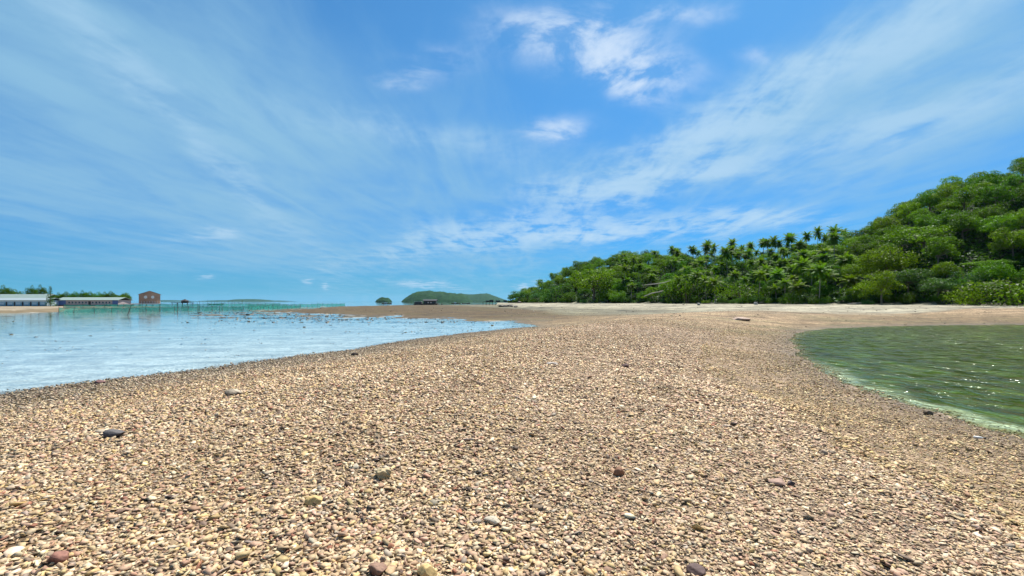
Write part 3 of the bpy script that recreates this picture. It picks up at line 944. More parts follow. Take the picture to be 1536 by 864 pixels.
def build_forest():
    rs = np.random.default_rng(21)
    protos = {}
    shapes = [dict(R_=4.6, H=8.5, nl=34), dict(R_=5.0, H=8.2, nl=40, flat=.75), dict(R_=3.9, H=9.4, nl=28, flat=1.1)]
    for cn in ('lime', 'mid', 'dark', 'teal'):
        protos[cn] = [make_broadleaf(50 + 7 * i + len(cn) * 31 + ord(cn[0]), M['leaf_' + cn], **s) for i, s in enumerate(shapes)]
    shr = {cn: [make_shrub(300 + i + ord(cn[0]), M['leaf_' + cn]) for i in range(2)] for cn in ('lime', 'mid', 'dark', 'teal')}
    palms = [make_palm(400 + i, H=h, nf=n_, L=l_) for i, (h, n_, l_) in enumerate(((11.5, 28, 4.0), (9.5, 22, 3.7), (12.5, 30, 4.2), (8.0, 26, 4.6), (10.5, 20, 3.9), (6.5, 24, 4.8)))]
    taken = []
    word = {'lime': 'lime green', 'mid': 'mid green', 'dark': 'dark green', 'teal': 'blue-green'}

    def base_z(x, y):
        return gz(x, y)

    # -------- single trees and shrubs one can point to: (px, depth behind the toe, kind, colour, height px, label)
    def toe(px): return float(np.interp(px, HP, HF))
    singles = [
        ('shrub', 1466, -1.0, 'lime', 36, 60, 'yellow-green rounded bush at the beach edge, left of the long one at the right edge'),
        ('shrub', 1518, -1.5, 'lime', 42, 90, 'wide yellow-green bush at the beach edge cut by the right edge of the photo'),
        ('tree', 1486, 14, 'lime', 66, 62, 'umbrella-shaped bright tree above the yellow-green bushes with deep shade behind it'),
        ('shrub', 1462, 5, 'teal', 50, 36, 'blue-green bush directly behind the yellow-green bush at the beach edge'),
        ('tree', 1420, 9, 'lime', 66, 36, 'small ball-crowned bright tree beside the deep shade of the right slope'),
        ('tree', 1362, 6, 'teal', 58, 56, 'blue-green large-leaved tree leaning over the beach below the bright slope'),
        ('tree', 1408, 3, 'teal', 40, 50, 'low blue-green tree hanging over the dark beach edge, right of the large-leaved one'),
        ('tree', 1330, 12, 'lime', 92, 66, 'broad bright tree right of the last palm, over the dark hollow at the beach'),
        ('tree', 1385, 24, 'lime', 120, 80, 'big lime green tree in the middle of the right slope'),
        ('shrub', 1188, -1, 'lime', 20, 26, 'small bright bush standing at the beach edge below the tallest palms'),
        ('shrub', 1112, 0, 'lime', 34, 46, 'bright fresh green bush at the beach edge right of the bleached logs'),
        ('shrub', 1030, 0, 'mid', 44, 50, 'round mid green bush at the beach edge close to the bleached logs, on their right'),
        ('tree', 890, 2, 'lime', 56, 66, 'yellowish spreading tree at the beach edge in the middle of the low left hill'),
        ('shrub', 832, 0, 'teal', 34, 34, 'grey-green bush at the beach edge near the left end of the hill'),
        ('tree', 778, 3, 'dark', 20, 28, 'dark tree at the very left tip of the wooded hill'),
        ('tree', 1305, 62, 'dark', 118, 44, 'dark flat-topped tree on the skyline just right of the last palm'),
    ]
    for kind, px, dep, cn, hpx, wpx, label in singles:
        Y = toe(px) + dep; x = gx(px, Y); z = base_z(x, Y)
        ztop = CAMH + (CY - (456 - hpx)) / F * Y
        h = max(ztop - z, 1.2); w = wpx / F * Y
        if kind == 'shrub':
            pr = shr[cn][len(taken) % 2]; b = 1.7 * 1.18
            sw, sh = w / (2 * 1.55), h / 2.0
        else:
            pr = protos[cn][len(taken) % 2]; sw, sh = w / 9.2, h / 8.6
        place(pr, (x, Y, z - .1), rs.uniform(0, 6.28), (sw, sw, sh), label, 'bush' if kind == 'shrub' else 'tree')
        taken.append((x, Y, w * .32))

    # -------- palms that stand against the sky, one by one (px, top row)
    sky_palms = [(827, 408, 'lone palm breaking the skyline near the left end of the hill'),
                 (1010, 366, 'palm on the skyline over the middle of the hill, crown clear of its neighbours'),
                 (1040, 370, 'palm on the skyline, next to the right of the clear-crowned one'),
                 (1058, 372, 'shorter palm on the skyline, second to the right of the clear-crowned one'),
                 (1104, 371, 'palm on the skyline left of the dense clump of tall palms'),
                 (1128, 362, 'palm at the left border of the dense clump of tall palms'),
                 (1145, 356, 'palm in the dense clump, between its left border and its twin tops'),
                 (1163, 350, 'left palm of the twin tops in the dense clump'),
                 (1184, 349, 'right palm of the twin tops in the dense clump'),
                 (1208, 345, 'slim palm just left of the tallest palm, sky showing round its crown'),
                 (1227, 336, 'tallest palm of the hill, its crown highest against the sky'),
                 (1240, 350, 'palm tucked under the right side of the tallest palm'),
                 (1266, 341, 'last palm on the right, alone in a gap of sky beside the flat-topped tree')]
    for i, (px, ty, label) in enumerate(sky_palms):
        D = float(np.interp(px, HP, HD)); Y = toe(px) + D * (.72 if i % 3 else .9) * (1 if px > 900 else .9)
        x = gx(px, Y); z = base_z(x, Y)
        h = CAMH + (CY - ty) / F * Y - z
        pr = palms[i % 3]; ph = (11.5, 9.5, 12.5)[i % 3] + 3.0
        s = h / ph
        sx = np.clip(s, .68, .84)
        place(pr, (x, Y, z - .1), rs.uniform(0, 6.28), (sx, sx, s), 'coconut ' + label, 'palm')
        taken.append((x, Y, 1.5))

    # -------- the other palms, in the middle of the hill
    npalm = 0; tries = 0
    pl = []
    while npalm < 120 and tries < 6000:
        tries += 1
        px = rs.triangular(905, 1150, 1290); t = rs.uniform(.0, .55 if px > 1215 else .92 if px > 1010 else .7) ** .9
        Y = toe(px) + float(np.interp(px, HP, HD)) * t; x = gx(px, Y)
        if any((x - a) ** 2 + (Y - b) ** 2 < 4.2 ** 2 for a, b, _ in pl): continue
        pl.append((x, Y, 0)); npalm += 1
        i = rs.integers(0, 6); s = rs.uniform(.58, .98)
        if t < .12: row = 'at the foot of the hill'
        elif t < .5: row = 'on the lower slope'
        else: row = 'on the upper slope'
        sec = 'left of the bleached logs' if px < 975 else ('between the bleached logs and the tall palm clump' if px < 1120 else 'under the tall palm clump')
        g = f'coconut palms {row} {sec}'
        place(palms[i], (x, Y, base_z(x, Y) - .2), rs.uniform(0, 6.28), (s, s, s * rs.uniform(.8, 1.15)), f'coconut palm {row} {sec}'.replace('between the bleached logs and the tall palm clump', 'just right of the bleached logs'), 'palm', g)
        taken.append((x, Y, 1.2))

    # -------- broadleaf trees over the whole hill
    n = 0; tries = 0; cand = []
    while n < 285 and tries < 60000:
        tries += 1
        px = 766 + (1900 - 766) * rs.random() ** 1.15; t = rs.uniform(-.01, 1.06)
        if px > 1620 and rs.random() < .75: continue
        Y = toe(px) + float(np.interp(px, HP, HD)) * t; x = gx(px, Y)
        palmy = math.exp(-((px - 1120) / 105) ** 2)
        sp = 6.3 + 2.2 * palmy + (1.2 if px > 1600 else 0)
        if any((x - a) ** 2 + (Y - b) ** 2 < (sp if c == 9 else max(c + 2.6, 3)) ** 2 for a, b, c in taken): continue
        taken.append((x, Y, 9)); n += 1
        clump = perlin(np.array([x / 22.]), np.array([Y / 22. + 50]))[0] + rs.normal(0, .16)
        cn = 'lime' if clump > .05 else ('mid' if clump > -.26 else 'dark')
        if cn == 'mid' and rs.random() < .12: cn = 'teal'
        i = rs.integers(0, 3)
        s = rs.uniform(.72, 1.14) * (.78 if t > .82 and px > 1250 else 1) * (.98 - palmy * .10) * np.interp(px, [766, 800, 850], [.6, .8, 1])
        if t > .82: row = 'along the skyline'
        elif t > .42: row = 'halfway up the slope'
        elif t > .10: row = 'low on the slope'
        else: row = 'in the front row at the beach'
        sec = 'of the low left end' if px < 900 else ('among the palms' if px < 1275 else ('of the steep right slope' if px < 1536 else 'of the right edge'))
        g = f'{word[cn]} trees {row} {sec}'
        zz = base_z(x, Y)
        sink = -.3 if t > .1 else -1.6 * s
        place(protos[cn][i], (x, Y, zz + sink), rs.uniform(0, 6.28), (s, s, s * rs.uniform(.85, 1.1)), f'{word[cn]} broadleaf tree {row} {sec}'.replace('of the', 'on the'), 'tree', g)
    print('trees', n, 'palms', npalm)

    # -------- front bushes
    nb = 0; bl = []
    for _ in range(4000):
        if nb >= 46: break
        px = rs.uniform(775, 1440); Y = toe(px) + rs.uniform(-.5, 3.5); x = gx(px, Y)
        if any((x - a) ** 2 + (Y - b) ** 2 < 3.4 ** 2 for a, b in bl): continue
        if 1225 < px < 1400 and rs.random() < .7: continue
        bl.append((x, Y)); nb += 1
        cn = rs.choice(['mid', 'dark', 'teal', 'lime'], p=[.38, .3, .22, .1])
        sec = 'below the low left end of the hill' if px < 950 else ('below the palms' if px < 1225 else 'below the steep right slope')
        place(shr[cn][rs.integers(0, 2)], (x, Y, base_z(x, Y) - .2), rs.uniform(0, 6.28), rs.uniform(.7, 1.5), f'leafy {word[cn]} bush along the beach edge {sec}', 'bush', f'{word[cn]} bushes along the beach edge {sec}')

    # -------- undergrowth: one mass of leaves under the trees
    n = 120000
    px = rs.uniform(762, 1900, n); t = rs.uniform(.02, 1.05, n)
    Y = np.interp(px, HP, HF) + np.interp(px, HP, HD) * t; x = gx(px, Y)
    z = ground(x, Y)
    hgt = np.abs(fbm(x / 3.0, Y / 3.0, 2)) * 3.2 + .1
    # beyond the right edge of the view the same growth stands taller
    n2 = 90000
    th = np.arctan2(rs.uniform(1600, 1900, n2) - CX, F) + np.abs(rs.normal(0, .30, n2)); th = np.minimum(th, R(92))
    rf = np.interp(th, TH, HF / np.cos(TH)); rr = np.interp(th, TH, (HF + HD) / np.cos(TH)); r2 = rf + (rr - rf) * rs.uniform(.0, 1.15, n2)
    x2 = r2 * np.sin(th); y2 = r2 * np.cos(th)
    lump = np.clip(perlin(x2 / 4.6, y2 / 4.6) * 1.5 + .75, .15, 1.5)
    x = np.r_[x, x2]; Y = np.r_[Y, y2]; z = np.r_[z, ground(x2, y2)]; hgt = np.r_[hgt, lump * 5.2]; n = n + n2
    P = np.stack([x, Y, z + hgt * np.where(np.arange(n) < n - n2, rs.uniform(.2, 1, n), rs.uniform(.1, 1, n) ** .5)], 1)
    Nn = rs.normal(0, .7, (n, 3)) + np.array([0, -.25, .8])
    Q = leaf_quads(P, Nn, rs.uniform(.5, 1.2, n), rs)
    o = leaf_mesh('undergrowth', Q, rs.random(n), M['under'])
    tag(o, 'low dark leafy undergrowth covering the hill floor between the trees', 'undergrowth', kind='stuff')

    # -------- beach edge: boulders, bleached logs
    def log(px, Y, pts, rad, label, mat, name='log'):
        x = gx(px, Y); z = gz(x, Y)
        b = MB(); b.tube(pts, rad, 8); o = b.build(name, mat, None, True); o.location = (x, Y, z)
        tag(o, label, 'log')
    Yt = toe(975)
    log(985, Yt - 4.5, [(-5.5, .5, 3.2), (-2, 0, 4.6), (1.5, -.3, 5.2), (5, .2, 6.6)], [.2, .24, .2, .1], 'bleached leaning trunk over the dark gap at the beach edge, lower of two', M['paledrift'])
    log(990, Yt - 4.0, [(-6.5, 1, 8.2), (-2, 0, 8.6), (2, 0, 9.2), (5, .4, 10.2)], [.14, .2, .18, .08], 'bleached leaning trunk over the dark gap at the beach edge, upper of two', M['paledrift'])
    log(1065, toe(1065) - .5, [(-3, 0, .1), (0, .2, .25), (4, -.2, .15)], [.12, .16, .1], 'dark driftwood log lying on sand right of the round mid green bush', M['darkwood'])
    log(1140, toe(1140) - 1, [(-4, 0, .15), (0, .2, .3), (3, -.2, .2)], [.12, .17, .1], 'dark driftwood log lying on sand below the tall palm clump', M['darkwood'])
    log(1290, toe(1290) - .8, [(-3.5, 0, .25), (0, .3, .4), (3.5, -.2, .3)], [.12, .2, .1], 'pale driftwood log on sand before the dark hollow', M['paledrift'])
    for i, (px, w, h, c, lab) in enumerate([
            (830, 8, 5, (.62, .60, .55), 'pale boulder under the trees at the left end of the beach'),
            (918, 7, 5, (.60, .56, .50), 'pale boulder at the beach edge below the yellowish tree'),
            (1048, 5, 4, (.26, .26, .24), 'grey boulder in the dark gap right of the round mid green bush'),
            (1134, 6, 4.5, (.36, .35, .33), 'pale boulder at the beach edge right of the fresh green bush'),
            (1215, 12, 6, (.55, .52, .48), 'flat pale boulder at the beach edge below the tallest palm'),
            (1282, 16, 6, (.66, .60, .50), 'long pale boulder before the dark hollow at the beach'),
            (1302, 14, 7, (.64, .58, .48), 'blocky pale boulder before the dark hollow at the beach'),
            (1265, 7, 9, (.50, .44, .42), 'tall pinkish boulder inside the dark hollow at the beach')]):
        stone('boulder', px, 456.4 + (px - 830) / 600 * 1.3, w, h, .8, c, 60 + i, lab, 'boulder')


build_forest()

# ================================================================ LEFT SHORE: houses, trees, nets, pier
def px_box(b, x0p, x1p, ytp, ybp, Y, dep, mi=0):
    b.box(gx(x0p, Y), gx(x1p, Y), Y, Y + dep, CAMH + (CY - ybp) / F * Y, CAMH + (CY - ytp) / F * Y, mi)


def pz(py, Y):
    return CAMH + (CY - py) / F * Y


def gable(b, x0, x1, y0, y1, z0, zr, over=.4, thick=.15, axis='x', mi=0):
    """Pitched roof, ridge along x (or along y)."""
    if axis == 'x':
        ym = (y0 + y1) / 2
        for ya, s in ((y0 - over, 1), (y1 + over, -1)):
            V = [(x0 - over, ya, z0), (x1 + over, ya, z0), (x1 + over, ym, zr), (x0 - over, ym, zr)]
            V += [(a, c, d + thick) for a, c, d in V]
            b.add(V, [(0, 1, 2, 3), (7, 6, 5, 4), (0, 4, 5, 1), (1, 5, 6, 2), (3, 2, 6, 7), (0, 3, 7, 4)], mi)
    else:
        xm = (x0 + x1) / 2
        for xa in (x0 - over, x1 + over):
            V = [(xa, y0 - over, z0), (xa, y1 + over, z0), (xm, y1 + over, zr), (xm, y0 - over, zr)]
            V += [(a, c, d + thick) for a, c, d in V]
            b.add(V, [(0, 1, 2, 3), (7, 6, 5, 4), (0, 4, 5, 1), (1, 5, 6, 2), (3, 2, 6, 7), (0, 3, 7, 4)], mi)


def build_left_shore():
    # --- long blue house with grey-green roof
    Y = 232.0
    x0, x1 = gx(85, Y), gx(177, Y); zb, zt = pz(459.2, Y), pz(450.3, Y)
    root = empty('long_house', ((x0 + x1) / 2, Y, zb), 'long low blue house with grey-green roof and a row of windows, right of the conifer', 'house')
    xo = (x0 + x1) / 2; a, c = x0 - xo, x1 - xo; H = zt - zb; W = c - a
    b = MB(); b.box(a, c, 0, 8, .55, H); b.build('wall', M['pinkwall'], root)
    b = MB(); b.box(a, a + W * .15, -.06, -.003, .57, H - .03); b.box(c - W * .09, c, -.06, -.003, .57, H - .03); b.build('blue_panel', M['bluewall'], root)
    b = MB(); b.box(a - .3, c + .3, -.3, 8.2, -1.2, .55); b.build('footing', M['darkbase'], root)
    b = MB(); gable(b, a, c, 0, 8, H - .05, H + 1.35, .6, .12); b.build('roof', M['greyroof'], root)
    k = 0
    for i in range(13):
        u = .19 + i * .055
        if i == 6:
            m = MB(); m.box(a + W * u - .05, a + W * u + 1.15, -.08, -.004, .58, 2.4); m.build('door', M['darkbase'], root); continue
        xx = a + W * u
        f = MB(); f.box(xx, xx + 1.0, -.07, -.004, 1.2, 2.35); fo = f.build('window', M['white'], root)
        g = MB(); g.box(xx + .1, xx + .9, -.10, -.074, 1.3, 2.25); g.build('pane', M['glass'], fo)
    # --- row of pale-roofed holiday units, running out of the frame
    Y = 226.0
    x0, x1 = gx(-75, Y), gx(70.5, Y); zb, zt = pz(459.6, Y), pz(450.6, Y)
    xo = (x0 + x1) / 2; a, c = x0 - xo, x1 - xo; H = zt - zb; W = c - a
    root = empty('row_house', (xo, Y, zb), 'long white and light blue row house with a pale roof, left of the conifer', 'house')
    b = MB(); b.box(a, c, 0, 8, .3, H); b.build('wall', M['whitewall'], root)
    b = MB(); b.box(a - .2, c + .2, -.4, 8.2, -1.2, .3); b.build('footing', M['darkbase'], root)
    b = MB(); gable(b, a, c, 0, 8, H - .05, H + 1.1, .5, .12); b.build('roof', M['paleroof'], root)
    nb = 12; bw = W / nb
    for i in range(nb):
        xx = a + i * bw
        p = MB(); p.box(xx + .55, xx + bw - .55, -.05, -.003, .32, 1.9); po = p.build('front_panel', M['tealwall'], root)
        w = MB(); w.box(xx + .8, xx + bw - 1.0, -.09, -.054, .9, 1.75); w.build('window', M['whitewall'], po)
        d = MB(); d.box(xx - .35, xx + .35, -.08, -.004, .32, 2.2); d.build('door', M['darkbase'], root)
    # --- second roof line behind the row house
    Y2 = 262.0
    x0, x1 = gx(-40, Y2), gx(69, Y2); xo = (x0 + x1) / 2; zb = gz(xo, Y2) - .5; zt = pz(447.3, Y2); a, c = x0 - xo, x1 - xo; H = zt - zb
    root = empty('back_house', (xo, Y2, zb), 'dull green-roofed long house behind the pale-roofed row house', 'house')
    b = MB(); b.box(a, c, 0, 8, 0, H); b.build('wall', M['pinkwall'], root)
    b = MB(); gable(b, a, c, 0, 8, H, H + 2.2, .6, .12); b.build('roof', M['greyroof'], root)
    # small white roof seen between the trees
    Y3 = 290.0
    x0, x1 = gx(57, Y3), gx(67, Y3); xo = (x0 + x1) / 2; zb = gz(xo, Y3); zt = pz(440.6, Y3); a, c = x0 - xo, x1 - xo
    root = empty('white_house', (xo, Y3, zb), 'small white house with a flat pale roof showing between trees behind the row house', 'house')
    b = MB(); b.box(a, c, 0, 4, 0, zt - zb - .4); b.build('wall', M['white'], root)
    b = MB(); b.box(a - .4, c + .4, -.4, 4.4, zt - zb - .4, zt - zb); b.build('roof', M['paleroof'], root)

    # --- trees behind the houses
    def tr(pr, px, Y, top, wpx, label, cat='tree', group=None, base=None, hh=8.6, ww=9.2):
        x = gx(px, Y); z = gz(x, Y) if base is None else base
        h = pz(top, Y) - z; w = wpx / F * Y
        place(pr, (x, Y, z - .2), random.uniform(0, 6.28), (w / ww, w / ww, h / hh), label, cat, group)
    bd = make_broadleaf(901, M['leaf_dark']); bm_ = make_broadleaf(902, M['leaf_mid'])
    con = make_conifer(903)
    tr(con, 75.5, 219, 427.5, 15, 'tall dark conifer standing between the two long houses', 'conifer', hh=10.2, ww=5.2, base=.3)
    tr(bd, 8, 275, 428.5, 22, 'dark pointed tree behind the row house at the left edge')
    tr(bd, 20, 280, 434.5, 24, 'lower dark tree right of the pointed one behind the row house')
    tr(bd, 39, 280, 438, 7, 'tiny dark tree alone in the gap behind the row house')
    tr(bd, 49, 284, 429, 16, 'dark round tree left of the small white roof')
    tr(bd, 62, 300, 428, 16, 'dark round tree right behind the small white roof')
    for i, (px, top, w) in enumerate([(90, 439, 16), (101, 438, 17), (113, 438, 17), (125, 436, 18), (137, 438, 17), (149, 438.5, 17), (159, 438, 16), (168, 437.5, 18)]):
        tr(bm_ if i % 3 else bd, px, 252, top, w, 'green tree in the clipped-looking row behind the blue house', 'tree', 'trees in the row behind the blue house')
    ub = make_broadleaf(905, M['leaf_mid'], R_=5.0, H=7.5, nl=20, flat=.28, up=-.2)
    tr(ub, 186, 250, 439, 24, 'flat umbrella tree at the right end of the tree row, over water', 'tree', None, base=.1, hh=5.6, ww=10)

    # --- brick house on a platform
    Y = 262.0
    x0, x1 = gx(208.5, Y), gx(240.5, Y); xo = (x0 + x1) / 2; zb = pz(455, Y); zt = pz(442, Y); a, c = x0 - xo, x1 - xo; H = zt - zb; zr = pz(436.7, Y) - zb
    a *= .8; c *= .8
    root = empty('brick_house', (xo, Y, zb), 'red brick gabled house with two round white windows standing over the water', 'house', rz=R(37))
    b = MB()
    V = [(a, 0, 0), (c, 0, 0), (c, 0, H), (0, 0, zr), (a, 0, H)]
    V += [(p[0], 11, p[2]) for p in V]
    b.add(V, [(0, 1, 2, 3, 4), (9, 8, 7, 6, 5), (0, 5, 6, 1), (1, 6, 7, 2), (4, 9, 5, 0), (2, 7, 8, 3), (3, 8, 9, 4)])
    b.build('wall', M['brick'], root)
    b = MB(); gable(b, a, c, 0, 11, H + .02, zr + .06, .3, .14, 'y'); b.build('roof', M['brickroof'], root)
    for u in (-.19, .14):
        cx_ = u * (c - a); cz = pz(445.7, Y) - zb
        w = MB(); n = 20; rad = .75
        ring = [(cx_ + rad * math.cos(k * 2 * math.pi / n), -.06, cz + rad * 1.1 * math.sin(k * 2 * math.pi / n)) for k in range(n)]
        back = [(p[0], -.004, p[2]) for p in ring]
        w.add(ring + back, [tuple(range(n))[::-1]] + [(k, (k + 1) % n, n + (k + 1) % n, n + k) for k in range(n)])
        w.build('window', M['white'], root)
    b = MB()
    for k in range(9):
        b.box(a + (c - a) * k / 8 - .06, a + (c - a) * k / 8 + .06, -.09, -.004, .05, 1.3)
    b.build('railing', M['white'], root)
    pr = empty('platform', (xo, Y - 1.5, zb), 'pale concrete platform on piles carrying the brick house', 'platform', rz=R(37))
    b = MB(); b.box(a - 5.5, c + 1, 0, 15, -.5, -.03); b.build('deck', M['white'], pr)
    for k in range(6):
        for yy in (.6, 13):
            p = MB(); xx = a - 4.8 + (c - a + 5.2) * k / 5; p.box(xx - .2, xx + .2, yy, yy + .4, -zb - 3.5, -.5); p.build('pile', M['darkbase'], pr)

    # --- nets on stakes
    def net(name, path, top, nposts, label, sag=.2, lo=-.25):
        pts = np.array(path, float); seg = np.r_[0, np.cumsum(np.hypot(*np.diff(pts, axis=0).T))]
        root = empty(name, (pts[0][0], pts[0][1], 0), label, 'fishing net')
        n = 160; s = np.linspace(0, seg[-1], n)
        X = np.interp(s, seg, pts[:, 0]) - pts[0][0]; Yy = np.interp(s, seg, pts[:, 1]) - pts[0][1]
        Yy = Yy + .5 * fbm(s / 9, s * 0 + 3.3, 3)
        zt_ = top - sag * np.abs(np.sin(np.linspace(0, nposts * math.pi, n))) + .25 * fbm(s / 13, s * 0 + .7, 2)
        V = np.concatenate([np.stack([X, Yy, np.full(n, lo)], 1), np.stack([X, Yy, zt_ * .5], 1), np.stack([X, Yy, zt_], 1)])
        i = np.arange(n - 1)
        Fc = np.concatenate([np.stack([i, i + 1, n + i + 1, n + i], 1), np.stack([n + i, n + i + 1, 2 * n + i + 1, 2 * n + i], 1)])
        mesh_np('net_panel', V, Fc, M['net'], root)
        b = MB(); b.tube([(X[k], Yy[k], zt_[k]) for k in range(0, n, 3)], .035, 5); b.build('head_rope', M['post'], root)
        for k in range(nposts + 1):
            j = min(n - 1, int(k * (n - 1) / nposts)); p = MB()
            dx, dy = random.uniform(-.3, .3), random.uniform(-.2, .2)
            p.tube([(X[j] - dx, Yy[j] - dy, -.9), (X[j] + dx, Yy[j] + dy, zt_[j] + random.uniform(.05, .35))], [.07, .05], 6); p.build('stake', M['post'], root)
    W = lambda px, py: onz(px, py, 0)
    net('net_fence', [W(88, 468.6), W(120, 468.4), W(180, 467.8), W(240, 466.8), W(310, 465.6), W(375, 464.4), W(450, 462)], 1.3, 24, 'long green fishing net on stakes along the shallow water, nearest of the nets')
    net('net_fence', [W(372, 462.2), W(440, 461), W(517, 458.8)], 1.7, 14, 'dark green net on stakes closing toward the brown tidal flat')
    net('net_fence', [W(95, 464), W(200, 462.6), W(330, 461), W(420, 459.4)], 1.9, 16, 'green net on stakes farther out, behind the longest net')
    # --- lone stakes in the shallows
    for i, (px, pyb, pyt, lean, lab) in enumerate([
            (190, 472.5, 457, 1.3, 'dark leaning stake in the water before the net, below the brick house side'),
            (266, 469.5, 459, .2, 'thin upright stake in front of the net, right of the brick house'),
            (297, 469.5, 456, 0, 'taller upright stake in front of the net, second right of the brick house'),
            (329, 466.5, 459, .1, 'short stake in front of the net, third right of the brick house')]):
        x, y = onz(px, pyb); b = MB()
        b.tube([(0, 0, -.6), (lean * y / 130, 0, pz(pyt, y))], [.075, .05], 6); o = b.build('mooring_stake', M['post'])
        o.location = (x, y, 0); tag(o, lab, 'stake')
    for i in range(16):
        px = 285 + i * 5.2 + random.uniform(-1.5, 1.5); y = 330 + random.uniform(-30, 40); b = MB()
        b.tube([(0, 0, -2.5), (random.uniform(-.3, .3), 0, pz(random.uniform(449.5, 454), y))], [.11, .08], 6); o = b.build('mooring_stake', M['post'])
        o.location = (gx(px, y), y, 0); tag(o, 'dark stake standing in deeper water behind the nets, right of the stilt hut', 'stake', 'stakes in deeper water behind the nets')
    # --- stilt hut
    Y = 420.0; x = gx(275, Y); zb = pz(454.6, Y)
    root = empty('stilt_hut', (x, Y, 0), 'tiny dark stilt hut with pyramid roof out on the water', 'hut')
    b = MB(); b.box(-10, 5, -2, 6, zb, zb + .5); b.build('deck', M['darkwood'], root)
    b = MB(); b.box(-2, 2, 0, 4, zb + .5, zb + 1.8); b.build('wall', M['darkwood'], root)
    b = MB(); b.add([(-3, -1, zb + 1.8), (3, -1, zb + 1.8), (3, 5, zb + 1.8), (-3, 5, zb + 1.8), (0, 2, zb + 3.6)], [(3, 2, 1, 0), (0, 1, 4), (1, 2, 4), (2, 3, 4), (3, 0, 4)]); b.build('roof', M['darkwood'], root)
    for xx in (-9, -4.5, 0, 4.5):
        for yy in (-1.5, 5.5):
            b = MB(); b.box(xx - .15, xx + .15, yy - .15, yy + .15, -3.5, zb); b.build('stilt', M['post'], root)


build_left_shore()


# ================================================================ BOATS, RAFT, JETTY
def boat(px, py, Y, L, label, cabin=True, col='darkwood'):
    x = gx(px, Y)
    root = empty('fishing_boat', (x, Y, 0), label, 'boat')
    b = MB(); n = 11; secs = []
    V = []; Fc = []
    for i in range(n):
        u = i / (n - 1) * 2 - 1
        w = L * .13 * (1 - abs(u) ** 2.6) + .05; sheer = .55 + .5 * u * u + (.25 * max(u, 0)); keel = -.35 * (1 - u * u)
        V += [(u * L / 2, -w, sheer), (u * L / 2, -w * .7, keel * .3), (u * L / 2, 0, keel), (u * L / 2, w * .7, keel * .3), (u * L / 2, w, sheer), (u * L / 2, w * .85, sheer - .25), (u * L / 2, -w * .85, sheer - .25)]
    for i in range(n - 1):
        for k in range(7):
            k2 = (k + 1) % 7; Fc.append((i * 7 + k, i * 7 + k2, (i + 1) * 7 + k2, (i + 1) * 7 + k))
    b.add(V, Fc); b.build('hull', M[col], root, True)
    if cabin:
        c = MB(); c.box(-L * .22, L * .02, -L * .07, L * .07, .35, 1.7); c.build('cabin', M['whitewall'], root)
        c = MB(); c.box(-L * .26, L * .06, -L * .09, L * .09, 1.7, 1.85); c.build('roof', M['darkwood'], root)
    m = MB(); m.tube([(L * .2, 0, .3), (L * .2, 0, 3.0)], [.06, .04], 6); m.build('mast', M['post'], root)


boat(580, 455, 560, 12, 'long low dark boat on the sea below the tiny islet')
boat(684, 454, 620, 12, 'small boat on the sea below the big island, left of two')
boat(699, 454, 640, 11, 'small boat on the sea below the big island, right of two', False)
boat(324, 455, 430, 14, 'dark boat moored among the stakes behind the nets', False)


def raft():
    Y = 400.0; x = gx(638, Y); k = Y / F
    root = empty('raft_house', (x, Y, 0), 'dark floating raft house with a low hut, aground by the brown flat', 'raft house')
    b = MB(); b.box(-17.5 * k, 18 * k, 0, 9, .0, pz(455.4, Y)); b.build('hull', M['darkwood'], root)
    b = MB(); b.box(-16.5 * k, -6.5 * k, 1, 8, pz(455.4, Y), pz(452.6, Y)); b.build('bow_shed', M['darkbase'], root)
    b = MB(); b.box(-16.8 * k, -7 * k, .8, 8.2, pz(452.6, Y), pz(452.1, Y)); b.build('shed_roof', M['greyroof'], root)
    b = MB(); b.box(-3 * k, 15 * k, 1, 8, pz(455.4, Y), pz(451, Y)); b.build('cabin', M['darkwood'], root)
    for i in range(4):
        w = MB(); w.box((-1 + i * 4) * k, (1 + i * 4) * k, .9, .996, pz(454.6, Y), pz(453, Y)); w.build('window', M['pinkwall'] if i in (1, 2) else M['glass'], root)
    b = MB(); gable(b, -4 * k, 16 * k, .5, 8.5, pz(451.2, Y), pz(449.3, Y), .2, .15); b.build('roof', M['darkbase'], root)
    for xx in (-10, 0, 10, 16):
        p = MB(); p.tube([(xx * k, -.3, -1), (xx * k, -.3, pz(450.5, Y))], .1, 6); p.build('post', M['post'], root)
    b = MB(); b.tube([(-.5, 0, 0), (-.45, 0, .2), (0, 0, .5), (.45, 0, .2), (.5, 0, 0)], [.05, .45, .6, .45, .05], 10); o = b.build('buoy', M['darkwood'], None, True)
    o.location = (gx(663, 405), 405, .15); tag(o, 'small dark buoy beside the raft house, on its right', 'buoy')


raft()


def jetty():
    Y = 345.0; k = Y / F; x = gx(745, Y)
    root = empty('jetty', (x, Y, 0), 'low dark wooden jetty running out from the wooded point', 'jetty')
    zd = pz(453.2, Y)
    b = MB(); b.box(-21 * k, 24 * k, 0, 2.2, zd, zd + .35); b.build('deck', M['darkwood'], root)
    for i in range(10):
        xx = (-20.5 + i * 4.8) * k
        p = MB(); p.box(xx - .14, xx + .14, .1, .4, -2.5, zd); p.build('pile', M['post'], root)
    for xx, w, h in ((-14, 5, .8), (-8, 6, 1.3), (2, 7, .9), (13, 6, 1.0)):
        p = MB(); p.box((xx - w / 2) * k, (xx + w / 2) * k, .3, 1.9, zd + .35, zd + .35 + h); p.build('cargo_shed', M['darkbase'], root)
    rsx = np.random.default_rng(5)
    for i in range(9):
        px = 752 + i * 5.5; stone('boulder', px, 456.6 - i * .08, 6 + rsx.uniform(0, 4), 3.2, .9, (.10, .085, .07), 80 + i, 'dark shore rock at the foot of the wooded point', 'boulder', 'dark rocks at the foot of the wooded point')


